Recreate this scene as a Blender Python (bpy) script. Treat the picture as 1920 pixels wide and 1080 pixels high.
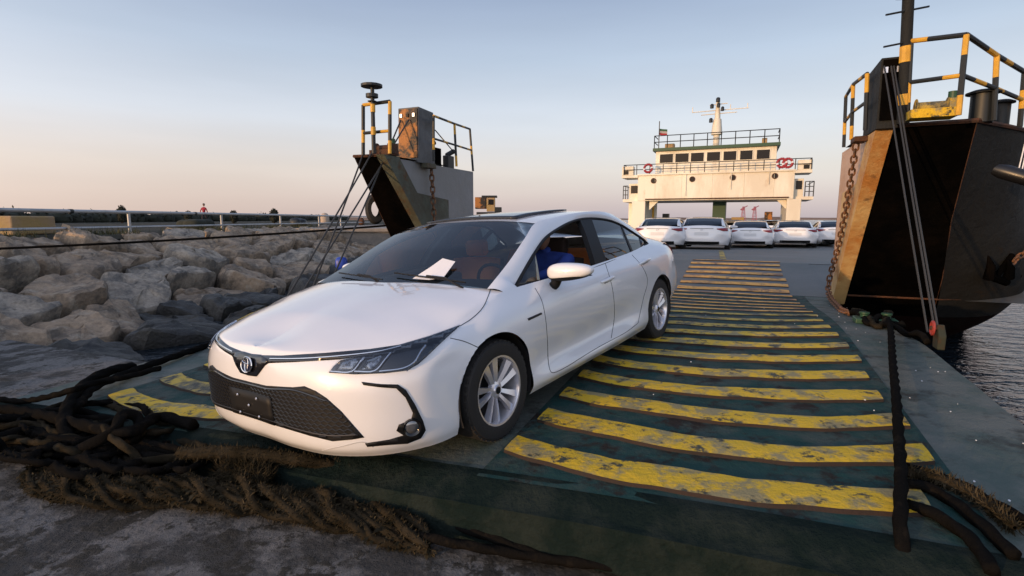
import bpy, bmesh, math, random
from math import radians, sin, cos, pi
from mathutils import Vector, Matrix, noise
from mathutils.bvhtree import BVHTree
random.seed(7)
V = Vector
scene = bpy.context.scene
for o in list(bpy.data.objects): bpy.data.objects.remove(o)
col = scene.collection

# ------------------------------------------------------------------ camera, sky, sun, exposure
EYE = 1.47
cam_d = bpy.data.cameras.new('camera'); cam = bpy.data.objects.new('camera', cam_d); col.objects.link(cam)
PITCH = math.atan(129/1000)
cam.location = (0, 0, EYE); cam.rotation_euler = (radians(90)-PITCH, 0, 0)
cam_d.sensor_width = 36; cam_d.lens = 36*1000/1920; cam_d.clip_start = .05; cam_d.clip_end = 6000
scene.camera = cam

SUN_DIR = V((.75, .66, -math.tan(radians(5)))).normalized()      # way the light travels
SUN_EL = radians(5)
world = bpy.data.worlds.new('World'); scene.world = world; world.use_nodes = True
wn = world.node_tree; wn.nodes.clear()
wo = wn.nodes.new('ShaderNodeOutputWorld'); bg = wn.nodes.new('ShaderNodeBackground')
sky = wn.nodes.new('ShaderNodeTexSky'); sky.sky_type = 'NISHITA'; sky.sun_disc = False
sky.sun_elevation = SUN_EL
sky.sun_rotation = math.atan2(-SUN_DIR.x, -SUN_DIR.y)
sky.air_density = 1.0; sky.dust_density = 2.0; sky.ozone_density = 1.5
geo = wn.nodes.new('ShaderNodeTexCoord'); sep = wn.nodes.new('ShaderNodeSeparateXYZ'); wn.links.new(geo.outputs['Generated'], sep.inputs[0])
cr = wn.nodes.new('ShaderNodeValToRGB'); wn.links.new(sep.outputs[2], cr.inputs[0])          # dusk gradient by height above the horizon
SKYC = [(0.0, (.52, .45, .48)), (.03, (.60, .525, .545)), (.085, (.70, .645, .635)), (.16, (.66, .68, .745)), (.27, (.45, .52, .64)), (.37, (.30, .365, .51)), (.7, (.21, .28, .46)), (1.0, (.18, .25, .43))]
while len(cr.color_ramp.elements) < len(SKYC): cr.color_ramp.elements.new(.5)
for e_, (p_, c_) in zip(cr.color_ramp.elements, SKYC): e_.position = p_; e_.color = (*c_, 1)
dt = wn.nodes.new('ShaderNodeVectorMath'); dt.operation = 'DOT_PRODUCT'; wn.links.new(geo.outputs['Generated'], dt.inputs[0]); dt.inputs[1].default_value = (-SUN_DIR.x, -SUN_DIR.y, -SUN_DIR.z)
gl = wn.nodes.new('ShaderNodeMapRange'); gl.inputs[1].default_value = -.35; gl.inputs[2].default_value = 1; wn.links.new(dt.outputs['Value'], gl.inputs[0])
gp = wn.nodes.new('ShaderNodeMath'); gp.operation = 'POWER'; gp.inputs[1].default_value = 2.0; wn.links.new(gl.outputs[0], gp.inputs[0])
gm = wn.nodes.new('ShaderNodeMix'); gm.data_type = 'RGBA'; gm.blend_type = 'ADD'; gm.inputs[0].default_value = 1
gc = wn.nodes.new('ShaderNodeMix'); gc.data_type = 'RGBA'; wn.links.new(gp.outputs[0], gc.inputs[0]); gc.inputs[6].default_value = (0, 0, 0, 1); gc.inputs[7].default_value = (.80, .74, .72, 1)
xm = wn.nodes.new('ShaderNodeMapRange'); xm.inputs[1].default_value = .25; xm.inputs[2].default_value = -.75; wn.links.new(sep.outputs[0], xm.inputs[0])
zm = wn.nodes.new('ShaderNodeMapRange'); zm.inputs[1].default_value = .17; zm.inputs[2].default_value = 0; wn.links.new(sep.outputs[2], zm.inputs[0])
xz = wn.nodes.new('ShaderNodeMath'); xz.operation = 'MULTIPLY'; wn.links.new(xm.outputs[0], xz.inputs[0]); wn.links.new(zm.outputs[0], xz.inputs[1])
mpw = wn.nodes.new('ShaderNodeMapping'); mpw.inputs['Scale'].default_value = (1.2, 1.2, 9); wn.links.new(geo.outputs['Generated'], mpw.inputs[0])
nw = wn.nodes.new('ShaderNodeTexNoise'); nw.inputs['Scale'].default_value = 1.6; nw.inputs['Detail'].default_value = 5; wn.links.new(mpw.outputs[0], nw.inputs['Vector'])
nr = wn.nodes.new('ShaderNodeMapRange'); nr.inputs[1].default_value = .3; nr.inputs[2].default_value = .7; nr.inputs[3].default_value = .955; nr.inputs[4].default_value = 1.045; wn.links.new(nw.outputs[0], nr.inputs[0])
wm = wn.nodes.new('ShaderNodeMix'); wm.data_type = 'RGBA'; wn.links.new(xz.outputs[0], wm.inputs[0]); wn.links.new(cr.outputs[0], wm.inputs[6]); wm.inputs[7].default_value = (.70, .55, .47, 1)
hm = wn.nodes.new('ShaderNodeVectorMath'); hm.operation = 'SCALE'; wn.links.new(wm.outputs[2], hm.inputs[0]); wn.links.new(nr.outputs[0], hm.inputs['Scale'])
wn.links.new(hm.outputs[0], gm.inputs[6]); wn.links.new(gc.outputs[2], gm.inputs[7])
bg2 = wn.nodes.new('ShaderNodeBackground'); wn.links.new(gm.outputs[2], bg2.inputs[0]); bg2.inputs[1].default_value = 1.0
wn.links.new(sky.outputs[0], bg.inputs[0]); bg.inputs[1].default_value = .05
ad = wn.nodes.new('ShaderNodeAddShader'); wn.links.new(bg.outputs[0], ad.inputs[0]); wn.links.new(bg2.outputs[0], ad.inputs[1]); wn.links.new(ad.outputs[0], wo.inputs[0])
sun_d = bpy.data.lights.new('sun', 'SUN'); sun = bpy.data.objects.new('sun', sun_d); col.objects.link(sun)
sun_d.energy = 2.7; sun_d.angle = radians(.6); sun_d.color = (1, .60, .28)
sun.rotation_euler = SUN_DIR.to_track_quat('-Z', 'Y').to_euler()
scene.view_settings.view_transform = 'Standard'; scene.view_settings.look = 'None'
scene.view_settings.exposure = 0.0; scene.view_settings.gamma = 1; scene.view_settings.use_curve_mapping = False

# ------------------------------------------------------------------ helpers
CO = V((0, 0, EYE))
def ray(u, v):                       # direction in the world of a point of the photograph (1920 x 1080)
    x, y = (u-960)/1000, (540-v)/1000
    c, s = cos(PITCH), sin(PITCH)
    return V((x, c+y*s, -s+y*c))
AX, TX = V((.395, .9187, 0)), V((.9187, -.395, 0))   # ship's fore-and-aft axis (going aft), its starboard axis
def S(s, t, z): return AX*s+TX*t+V((0, 0, z))
def hit_s(u, v, s): d = ray(u, v); return CO+d*(s/d.dot(AX))
def hit_t(u, v, t): d = ray(u, v); return CO+d*(t/d.dot(TX))
def hit_z(u, v, z): d = ray(u, v); return CO+d*((z-EYE)/d.z)
def hit_y(u, v, y): d = ray(u, v); return CO+d*(y/d.y)
def hit_x(u, v, x): d = ray(u, v); return CO+d*(x/d.x)
def st(p): return p.dot(AX), p.dot(TX), p.z

def tag(o, label=None, cat=None, group=None, kind=None):
    if label: o['label'] = label
    if cat: o['category'] = cat
    if group: o['group'] = group
    if kind: o['kind'] = kind
    return o
def empty(name, loc=(0, 0, 0), label=None, cat=None, group=None, M=None):
    o = bpy.data.objects.new(name, None); col.objects.link(o)
    if M is not None: o.matrix_world = M
    else: o.location = loc
    o.empty_display_size = .2
    return tag(o, label, cat, group)
class MB:
    def __init__(s): s.v = []; s.f = []; s.m = []; s.cur = 0; s.sharp = []
    def add(s, vs, fs):
        n = len(s.v); s.v += [tuple(p) for p in vs]; s.f += [tuple(i+n for i in f) for f in fs]; s.m += [s.cur]*len(fs)
    def box(s, c, d, M=None):
        x, y, z = d[0]/2, d[1]/2, d[2]/2
        vs = [V((i*x, j*y, k*z)) for k in (-1, 1) for j in (-1, 1) for i in (-1, 1)]
        vs = [(M @ p if M else p)+V(c) for p in vs]
        s.add(vs, [(0, 2, 3, 1), (4, 5, 7, 6), (0, 1, 5, 4), (2, 6, 7, 3), (0, 4, 6, 2), (1, 3, 7, 5)])
    def hexa(s, p):                  # 8 corners: bottom 4 then top 4, counter-clockwise
        s.add(p, [(3, 2, 1, 0), (4, 5, 6, 7), (0, 1, 5, 4), (1, 2, 6, 5), (2, 3, 7, 6), (3, 0, 4, 7)])
    def grid(s, g, closed=False, flip=False):
        n, m = len(g), len(g[0]); vs = [p for r in g for p in r]; fs = []
        for i in range(n-1):
            for j in range(m-1 if not closed else m):
                a, b, c, d = i*m+j, i*m+(j+1) % m, (i+1)*m+(j+1) % m, (i+1)*m+j
                fs.append((a, d, c, b) if flip else (a, b, c, d))
        s.add(vs, fs)
    def tube(s, pts, r, n=10, cap=True, prof=None):
        pts = [V(p) for p in pts]; N = len(pts); rs = r if isinstance(r, (list, tuple)) else [r]*N
        rings = []; prev = None
        for i, p in enumerate(pts):
            t = (pts[min(i+1, N-1)]-pts[max(i-1, 0)]).normalized()
            if prev is None:
                a = t.cross(V((0, 0, 1)));
                if a.length < .05: a = t.cross(V((1, 0, 0)))
                a.normalize()
            else: a = (prev-t*prev.dot(t)).normalized()
            prev = a; b = t.cross(a)
            rings.append([p+(a*cos(2*pi*k/n)+b*sin(2*pi*k/n))*rs[i]*(prof(k) if prof else 1) for k in range(n)])
        s.grid(rings, True)
        if cap:
            o = len(s.v)-N*n
            s.f.append(tuple(range(o+n-1, o-1, -1))); s.f.append(tuple(range(o+(N-1)*n, o+N*n))); s.m += [s.cur]*2
    def cyl(s, a, b, r, n=12): s.tube([a, b], r, n)
    def lathe(s, prof, o=(0, 0, 0), axis='z', n=24, M=None):
        rings = []
        for r, h in prof:
            ring = []
            for k in range(n):
                c, d = cos(2*pi*k/n)*r, sin(2*pi*k/n)*r
                p = V((c, d, h)) if axis == 'z' else (V((h, c, d)) if axis == 'x' else V((d, h, c)))
                ring.append((M @ p if M else p)+V(o))
            rings.append(ring)
        s.grid(rings, True)
    def prism(s, poly, d):           # poly: list of 3D points, d: extrusion vector
        n = len(poly); poly = [V(p) for p in poly]; d = V(d)
        s.add(poly+[p+d for p in poly], [tuple(range(n-1, -1, -1)), tuple(range(n, 2*n))]+[(i, (i+1) % n, (i+1) % n+n, i+n) for i in range(n)])
    def build(s, name, mat, parent=None, smooth=False, M=None, bevel=0, kind=None, seg=2, ang=40, sub=0):
        me = bpy.data.meshes.new(name); me.from_pydata(s.v, [], s.f); me.validate()
        mats = mat if isinstance(mat, (list, tuple)) else [mat]
        for k in mats: me.materials.append(k)
        if len(mats) > 1 and len(me.polygons) == len(s.m): me.polygons.foreach_set('material_index', s.m)
        bm = bmesh.new(); bm.from_mesh(me); bmesh.ops.remove_doubles(bm, verts=bm.verts, dist=1e-5)
        bmesh.ops.recalc_face_normals(bm, faces=bm.faces)
        bm.to_mesh(me); bm.free()
        if smooth:
            me.shade_smooth()
            if ang < 180: me.set_sharp_from_angle(angle=radians(ang))
        o = bpy.data.objects.new(name, me); col.objects.link(o)
        if parent: o.parent = parent
        if M is not None: o.matrix_local = M
        if bevel:
            b = o.modifiers.new('bevel', 'BEVEL'); b.width = bevel; b.segments = seg; b.limit_method = 'ANGLE'; b.angle_limit = radians(35)
        if sub:
            b = o.modifiers.new('sub', 'SUBSURF'); b.levels = sub; b.render_levels = sub
        if kind: o['kind'] = kind
        return o
def spline(pts, n, closed=False):    # Catmull-Rom (centripetal-ish) through pts, n samples per segment
    pts = [V(p) for p in pts]; out = []; N = len(pts)
    for i in range(N-1 if not closed else N):
        p0 = pts[i-1] if (i or closed) else pts[0]*2-pts[1]
        p1 = pts[i]; p2 = pts[(i+1) % N]
        p3 = pts[(i+2) % N] if (i+2 < N or closed) else pts[N-1]*2-pts[N-2]
        d1 = max((p1-p0).length, 1e-6)**.5; d2 = max((p2-p1).length, 1e-6)**.5; d3 = max((p3-p2).length, 1e-6)**.5
        m1 = ((p1-p0)/d1-(p2-p0)/(d1+d2)+(p2-p1)/d2)*d2
        m2 = ((p2-p1)/d2-(p3-p1)/(d2+d3)+(p3-p2)/d3)*d2
        for k in range(n):
            t = k/n; a = t*t*t; b = t*t
            out.append(p1*(2*a-3*b+1)+m1*(a-2*b+t)+p2*(-2*a+3*b)+m2*(a-b))
    if not closed: out.append(pts[-1].copy())
    return out
def resample(pts, n):
    pts = [V(p) for p in pts]; L = [0]
    for a, b in zip(pts, pts[1:]): L.append(L[-1]+(b-a).length)
    out = []; j = 0
    for i in range(n):
        d = L[-1]*i/(n-1)
        while j < len(L)-2 and L[j+1] < d: j += 1
        out.append(pts[j].lerp(pts[j+1], (d-L[j])/max(L[j+1]-L[j], 1e-9)))
    return out
def lerp(a, b, t): return a+(b-a)*t
def smst(a, b, x): t = min(1, max(0, (x-a)/(b-a))); return t*t*(3-2*t)

# ------------------------------------------------------------------ materials
def mat(name, color, rough=.6, metal=0, coat=0, bump=0, bscale=40, var=0, vscale=3, color2=None, mscale=2, mlo=.45, mhi=.6, spec=.5,
        dirt=None, dscale=1.5, dlo=.5, dhi=.7, trans=0, emis=None, estr=1, detail=8, coords='Object', stretch=(1, 1, 1), coat_rough=.03, rvar=0, ior=None):
    m = bpy.data.materials.new(name); m.use_nodes = True; nt = m.node_tree; N = nt.nodes; L = nt.links
    b = N['Principled BSDF']; b.inputs['Roughness'].default_value = rough; b.inputs['Metallic'].default_value = metal
    b.inputs['Coat Weight'].default_value = coat; b.inputs['Coat Roughness'].default_value = coat_rough
    b.inputs['Specular IOR Level'].default_value = spec
    b.inputs['Transmission Weight'].default_value = trans
    if ior: b.inputs['IOR'].default_value = ior
    if emis: b.inputs['Emission Color'].default_value = (*emis, 1); b.inputs['Emission Strength'].default_value = estr
    c = (*color, 1); b.inputs['Base Color'].default_value = c
    if not (bump or var or color2 or dirt): return m
    tc = N.new('ShaderNodeTexCoord'); mp = N.new('ShaderNodeMapping'); mp.inputs['Scale'].default_value = stretch
    L.new(tc.outputs[coords], mp.inputs[0]); src = mp.outputs[0]
    def nz(sc, det=detail, r=.6):
        n = N.new('ShaderNodeTexNoise'); n.inputs['Scale'].default_value = sc; n.inputs['Detail'].default_value = det; n.inputs['Roughness'].default_value = r
        L.new(src, n.inputs['Vector']); return n.outputs['Fac']
    def ramp(f, lo, hi):
        r = N.new('ShaderNodeMapRange'); r.inputs[1].default_value = lo; r.inputs[2].default_value = hi; L.new(f, r.inputs[0]); return r.outputs[0]
    def mix(f, a, bb):
        x = N.new('ShaderNodeMix'); x.data_type = 'RGBA'; L.new(f, x.inputs[0])
        for k, q in ((6, a), (7, bb)):
            if isinstance(q, tuple): x.inputs[k].default_value = q
            else: L.new(q, x.inputs[k])
        return x.outputs[2]
    cur = c
    if color2: cur = mix(ramp(nz(mscale, 10, .68), mlo, mhi), cur, (*color2, 1))
    if dirt: cur = mix(ramp(nz(dscale, 10, .7), dlo, dhi), cur, (*dirt, 1))
    if var:
        h = N.new('ShaderNodeHueSaturation'); f = ramp(nz(vscale, 6), .3, .7); q = N.new('ShaderNodeMapRange')
        L.new(f, q.inputs[0]); q.inputs[3].default_value = 1-var; q.inputs[4].default_value = 1+var; L.new(q.outputs[0], h.inputs['Value'])
        if isinstance(cur, tuple): h.inputs['Color'].default_value = cur
        else: L.new(cur, h.inputs['Color'])
        cur = h.outputs[0]
    if not isinstance(cur, tuple): L.new(cur, b.inputs['Base Color'])
    if rvar:
        q = N.new('ShaderNodeMapRange'); L.new(nz(mscale*1.7), q.inputs[0]); q.inputs[1].default_value = .3; q.inputs[2].default_value = .7
        q.inputs[3].default_value = rough-rvar; q.inputs[4].default_value = rough+rvar; L.new(q.outputs[0], b.inputs['Roughness'])
    if bump:
        bp = N.new('ShaderNodeBump'); bp.inputs['Strength'].default_value = bump; bp.inputs['Distance'].default_value = 1/bscale*.5
        L.new(nz(bscale, 12, .65), bp.inputs['Height']); L.new(bp.outputs[0], b.inputs['Normal'])
    return m
M = {}
M['paint'] = mat('white_car_paint', (.80, .81, .84), .28, coat=1, spec=.5, var=.03, vscale=1.5)
M['black_gloss'] = mat('gloss_black', (.008, .008, .01), .12, coat=.5)
M['black'] = mat('black_plastic', (.007, .007, .008), .55, spec=.3)
M['rubber'] = mat('tyre_rubber', (.016, .015, .015), .75, bump=.3, bscale=60)
M['chrome'] = mat('chrome', (.8, .8, .82), .12, metal=1)
M['alloy'] = mat('alloy', (.70, .70, .76), .22, metal=.6, coat=.6)
M['dark_metal'] = mat('dark_metal', (.05, .05, .055), .5, metal=.8)
M['interior'] = mat('interior_black', (.012, .012, .014), .8)
M['seat'] = mat('seat_cover', (.85, .27, .08), .7, bump=.2, bscale=80)
M['seat_dark'] = mat('seat_dark', (.035, .02, .015), .8)
M['paper'] = mat('paper', (.75, .76, .8), .8)
M['red_lens'] = mat('red_lens', (.22, .008, .012), .3, coat=.4)
M['seam'] = mat('seam', (.03, .03, .035), .7)
M['skin'] = mat('skin', (.28, .15, .09), .6)
M['hair'] = mat('hair', (.01, .008, .007), .6)
M['blue_shirt'] = mat('blue_shirt', (.015, .04, .22), .8, var=.2, vscale=15)
def glassmat(name, tint, rough=.02, ior=1.6):
    m = bpy.data.materials.new(name); m.use_nodes = True; N = m.node_tree.nodes; L = m.node_tree.links
    N.remove(N['Principled BSDF']); out = N['Material Output']
    g = N.new('ShaderNodeBsdfGlossy'); g.inputs['Roughness'].default_value = rough; g.inputs['Color'].default_value = (1, 1, 1, 1)
    t = N.new('ShaderNodeBsdfTransparent'); t.inputs[0].default_value = (*tint, 1)
    f = N.new('ShaderNodeFresnel'); f.inputs[0].default_value = ior
    mx = N.new('ShaderNodeMixShader'); L.new(f.outputs[0], mx.inputs[0]); L.new(t.outputs[0], mx.inputs[1]); L.new(g.outputs[0], mx.inputs[2])
    L.new(mx.outputs[0], out.inputs[0]); return m
M['glass'] = glassmat('car_glass', (.66, .76, .78), ior=1.5)
M['glass_dark'] = glassmat('tinted_glass', (.30, .36, .38))
M['lens'] = glassmat('clear_lens', (.8, .82, .85))

# ================================================================== THE CAR
SX, SY, SZ = 1.062, 1.324, 1.0
CM = Matrix(((-.5798, .8121, -.0658, -.997), (-.8134, -.5816, -.0115, 3.970), (-.0476, .0469, .9978, .000), (0, 0, 0, 1)))
_x = CM.col[0].xyz.normalized(); _z = CM.col[2].xyz; _z = (_z-_x*_z.dot(_x)).normalized(); _y = _z.cross(_x)
for i in range(3): CM[i][0], CM[i][1], CM[i][2] = _x[i], _y[i], _z[i]
CMI = CM.inverted()
def K(p): return V((p[0]*SX, p[1]*SY, p[2]*SZ))      # true proportions -> this car's local metres
LV = [
 [(.86,0,.14),(.862,.22,.14),(.82,.45,.14),(.70,.635,.14),(.54,.755,.145),(.42,.81,.155),(.2,.835,.17),(0,.845,.17),(-.3,.85,.18),(-.6,.85,.18),(-1.2,.85,.18),(-1.8,.85,.18),(-2.3,.85,.19),(-2.7,.85,.2),(-3.05,.82,.22),(-3.3,.74,.24),(-3.5,.6,.25),(-3.6,.36,.26),(-3.62,0,.26)],
 [(.91,0,.21),(.912,.23,.21),(.87,.47,.21),(.745,.66,.21),(.58,.78,.215),(.44,.83,.22),(.2,.86,.24),(0,.87,.24),(-.3,.876,.25),(-.6,.884,.25),(-1.2,.889,.25),(-1.8,.888,.26),(-2.3,.880,.27),(-2.7,.87,.27),(-3.07,.835,.3),(-3.36,.76,.32),(-3.56,.61,.34),(-3.67,.36,.35),(-3.69,0,.35)],
 [(.925,0,.42),(.93,.23,.42),(.88,.47,.42),(.755,.68,.42),(.59,.80,.42),(.45,.84,.42),(.2,.868,.42),(0,.875,.42),(-.3,.870,.40),(-.6,.852,.39),(-1.2,.843,.38),(-1.8,.850,.40),(-2.3,.88,.43),(-2.7,.885,.45),(-3.1,.87,.47),(-3.42,.80,.48),(-3.58,.62,.5),(-3.70,.36,.51),(-3.72,0,.51)],
 [(.925,0,.57),(.928,.23,.57),(.87,.48,.57),(.73,.70,.58),(.56,.81,.59),(.42,.84,.60),(.2,.872,.60),(0,.885,.62),(-.3,.886,.60),(-.6,.878,.59),(-1.2,.876,.59),(-1.8,.885,.64),(-2.3,.893,.65),(-2.7,.893,.67),(-3.1,.875,.7),(-3.42,.80,.72),(-3.61,.63,.74),(-3.67,.36,.75),(-3.69,0,.75)],
 [(.908,0,.665),(.907,.23,.665),(.84,.48,.67),(.68,.685,.685),(.50,.795,.70),(.37,.835,.715),(.17,.845,.74),(0,.865,.77),(-.3,.87,.79),(-.6,.868,.80),(-1.2,.87,.82),(-1.8,.875,.84),(-2.3,.88,.86),(-2.7,.87,.89),(-3.07,.84,.93),(-3.36,.75,.96),(-3.56,.58,.98),(-3.63,.34,.99),(-3.65,0,1.0)],
 [(.872,0,.735),(.862,.24,.738),(.785,.47,.745),(.60,.64,.755),(.40,.735,.785),(.27,.755,.81),(.10,.775,.86),(-.06,.785,.892),(-.24,.79,.925),(-.55,.79,.935),(-1.2,.80,.945),(-1.8,.80,.965),(-2.3,.785,.985),(-2.7,.75,1.01),(-3.0,.69,1.035),(-3.27,.61,1.05),(-3.47,.49,1.06),(-3.58,.30,1.07),(-3.60,0,1.075)],
]
NU, NVV = 12, 7
rows = [spline(l, NU) for l in LV]
band = [spline([rows[k][i] for k in range(len(LV))], NVV) for i in range(len(rows[0]))]   # [i along][j up]
L5 = rows[-1]
HOOD_C = spline([(.872,0,.735),(.80,0,.772),(.60,0,.836),(.35,0,.898),(.12,0,.945),(-.02,0,.967),(-.13,0,.982)], 20)
n_h = 8*NU                      # hood follows L5 up to here
he = L5[:n_h+1]; hc = resample(HOOD_C, n_h+1)
def hood_pt(i, w):
    a, b = hc[i].copy(), he[i]; a.z = lerp(b.z+.012*min(1, i/8), a.z, smst(0, .42, i/n_h)); p = a.lerp(b, w)
    p.z = lerp(a.z, b.z, w**3.0)+.004*sin(pi*w)-.0
    return p
hood = [[hood_pt(i, j/24) for j in range(25)] for i in range(n_h+1)]
i_t = 14*NU
te = L5[i_t:]; tc_ = resample([(-3.13,0,1.10),(-3.4,0,1.095),(-3.60,0,1.075)], len(te))
trunk = [[tc_[i].lerp(te[i], j/14)+V((0,0,.01*sin(pi*j/14))) for j in range(15)] for i in range(len(te))]
OUT = spline([(-.20,.715,.95),(-.50,.68,1.09),(-.82,.63,1.25),(-1.06,.58,1.35),(-1.42,.57,1.39),(-1.8,.585,1.41),(-2.15,.585,1.405),(-2.45,.57,1.37),(-2.75,.57,1.28),(-3.0,.585,1.17),(-3.12,.60,1.08)], 10)
def mir(p): return V((p[0], -p[1], p[2]))
def bodymesh(cut_wheels=True):
    bm = bmesh.new()
    def addgrid(g, m=False):
        vs = [[bm.verts.new(K(mir(p) if m else p)) for p in r] for r in g]
        for i in range(len(g)-1):
            for j in range(len(g[0])-1):
                q = (vs[i][j], vs[i+1][j], vs[i+1][j+1], vs[i][j+1])
                try: bm.faces.new(q if not m else q[::-1])
                except ValueError: pass
    for m in (False, True):
        for g in (band, hood, trunk): addgrid(g, m)
    bmesh.ops.remove_doubles(bm, verts=bm.verts, dist=1e-4)
    if cut_wheels:
        for xc, zc, R in ARCH:
            def d(v): return math.hypot(v.co.x-xc, v.co.z-zc)
            side = [v for v in bm.verts if abs(v.co.y) > .7*SY and v.co.z < zc+R+.1 and abs(v.co.x-xc) < R+.1]
            inside = {v for v in side if d(v) < R-.012 or (v.co.z < zc-.02 and abs(v.co.x-xc) < R-.012)}
            bmesh.ops.delete(bm, geom=list(inside), context='VERTS')
            for v in bm.verts:
                if v.is_boundary and abs(v.co.y) > .7*SY and abs(v.co.x-xc) < R+.06 and v.co.z > .19 and d(v) < R+.05:
                    q = V((v.co.x-xc, 0, v.co.z-zc))
                    if v.co.z < zc-.02: v.co.x = xc+math.copysign(R, q.x)
                    else:
                        q.normalize(); v.co.x = xc+q.x*R; v.co.z = zc+q.z*R
    bmesh.ops.recalc_face_normals(bm, faces=bm.faces)
    return bm
WR = .328
ARCH = [(-.01, WR+.005, .372), (-2.7*SX, WR+.005, .368)]
bmf = bodymesh(False); BVH = BVHTree.FromBMesh(bmf); bmf.free()
def gy(x, z):
    d = z-.94
    return .803-.33*d-.42*d*d-.055*((x+1.7)/1.25)**2
sb = MB(); sb.grid([[K((lerp(-.35, -3.2, i/60), gy(lerp(-.35, -3.2, i/60), .86+.56*j/24), .86+.56*j/24)) for j in range(25)] for i in range(61)])
SBVH = BVHTree.FromPolygons(sb.v, sb.f)
def trace(u, v, bvh=None, off=0):
    """the point of the car's surface seen at (u, v), in the car's own coordinates"""
    b = bvh or BVH
    o = CMI @ CO; d = (CMI.to_3x3() @ ray(u, v)).normalized()
    h = b.ray_cast(o, d)
    if h[0] is None:
        # nearest approach
        best = None
        for k in range(60):
            p = o+d*(2+k*.12); q = b.find_nearest(p)
            if best is None or q[3] < best[3]: best = q
        h = best
    n = h[1] if h[1].dot(d) < 0 else -h[1]
    return h[0]+n*off, n

def build_car():
    car = empty('white_sedan', M=CM, label='large white sedan in front with driver window open and paper under its wiper', cat='car')
    bm = bodymesh(True); me = bpy.data.meshes.new('body'); bm.to_mesh(me); bm.free(); me.shade_smooth(); me.set_sharp_from_angle(angle=radians(38))
    me.materials.append(M['paint']); body = bpy.data.objects.new('body', me); col.objects.link(body); body.parent = car
    # roof, with the glass between the edge lines
    k0, k1 = 30, 70
    edge = OUT[k0:k1+1]; n = len(edge)
    cen = resample([(-.98,0,1.395),(-1.3,0,1.43),(-1.65,0,1.438),(-2.05,0,1.437),(-2.42,0,1.405)], n)
    g = []
    for i in range(n):
        row = []
        for j in range(-16, 17):
            w = abs(j)/16; p = cen[i].lerp(edge[i], w); p.z = lerp(cen[i].z, edge[i].z, w**2.6)
            if j < 0: p = mir(p)
            row.append(K(p))
        g.append(row)
    mb = MB(); mb.grid(g); mb.build('roof', M['paint'], car, smooth=True)
    def panel(name, lo, hi, mat_, bulge, off=0):   # between two centre-mirrored edge curves
        rows = []
        N = len(lo)
        for k in range(N):
            a, b = lo[k], hi[k]; r = []
            for j in range(-14, 15):
                w = j/14; p = V((a.x+(b.x-a.x)*(1-w*w), b.y*w if False else a.y*w, lerp(b.z, a.z, w*w)))
                r.append(K(p)+V((0, 0, off)))
            rows.append(r)
        mb = MB(); mb.grid(rows); return mb.build(name, mat_, car, smooth=True)
    we = OUT[0:k0+1]; wc = resample([(-.12,0,.97),(-.56,0,1.20),(-.98,0,1.395)], len(we))
    ws = panel('windshield', we, wc, M['glass'], .02)
    be = OUT[k1:k1+27]; bc = resample([(-2.42,0,1.405),(-2.8,0,1.27),(-3.13,0,1.105)], len(be))
    panel('rear_glass', be, bc, M['glass_dark'], .02)
    return car, body
car, body = build_car()

def patch2d(outline, step):
    """flat polygon in picture space cut into small cells -> bmesh"""
    bm = bmesh.new(); vs = [bm.verts.new((x, y, 0)) for x, y in outline]; bm.faces.new(vs)
    xs = [p[0] for p in outline]; ys = [p[1] for p in outline]
    x = min(xs)+step*.5
    while x < max(xs): bmesh.ops.bisect_plane(bm, geom=bm.verts[:]+bm.edges[:]+bm.faces[:], plane_co=(x, 0, 0), plane_no=(1, 0, 0)); x += step
    y = min(ys)+step*.5
    while y < max(ys): bmesh.ops.bisect_plane(bm, geom=bm.verts[:]+bm.edges[:]+bm.faces[:], plane_co=(0, y, 0), plane_no=(0, 1, 0)); y += step
    bmesh.ops.triangulate(bm, faces=[f for f in bm.faces if len(f.verts) > 4])
    return bm
def lay(bm, bvh, off):
    for v in bm.verts:
        p, n = trace(v.co.x, v.co.y, bvh); v.co = p+n*off
def patch(name, outline, mt, parent, bvh=None, off=.003, thick=.012, step=14, mode='pair', sm=0, objs=None):
    if sm: outline = [(p.x, p.y) for p in spline([V((x, y, 0)) for x, y in outline], sm, closed=True)]
    bm = patch2d(outline, step); lay(bm, bvh, off)
    if mode == 'both':
        bmesh.ops.bisect_plane(bm, geom=bm.verts[:]+bm.edges[:]+bm.faces[:], plane_co=(0, 0, 0), plane_no=(0, -1, 0), clear_outer=True)
        g = bmesh.ops.duplicate(bm, geom=bm.verts[:]+bm.edges[:]+bm.faces[:])
        for e in g['geom']:
            if isinstance(e, bmesh.types.BMVert): e.co.y = -e.co.y
        bmesh.ops.remove_doubles(bm, verts=bm.verts, dist=1e-4)
    bmesh.ops.recalc_face_normals(bm, faces=bm.faces)
    c = sum((f.calc_center_median() for f in bm.faces), V())/len(bm.faces)
    # make normals point outwards (towards the camera's side)
    o = CMI @ CO; tot = sum(f.normal.dot(o-f.calc_center_median())*f.calc_area() for f in bm.faces if f.calc_center_median().y > -.05)
    if tot < 0: bmesh.ops.reverse_faces(bm, faces=bm.faces)
    out = []
    for side in ((1,) if mode in ('near', 'both') else (1, -1)):
        b2 = bm.copy()
        if side < 0:
            for v in b2.verts: v.co.y = -v.co.y
            bmesh.ops.reverse_faces(b2, faces=b2.faces)
        me = bpy.data.meshes.new(name); b2.to_mesh(me); b2.free(); me.materials.append(mt); me.shade_smooth(); me.set_sharp_from_angle(angle=radians(50))
        ob = bpy.data.objects.new(name, me); col.objects.link(ob); ob.parent = parent
        if thick:
            sd = ob.modifiers.new('solid', 'SOLIDIFY'); sd.thickness = thick; sd.offset = -1
        out.append(ob)
    bm.free(); return out
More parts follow.
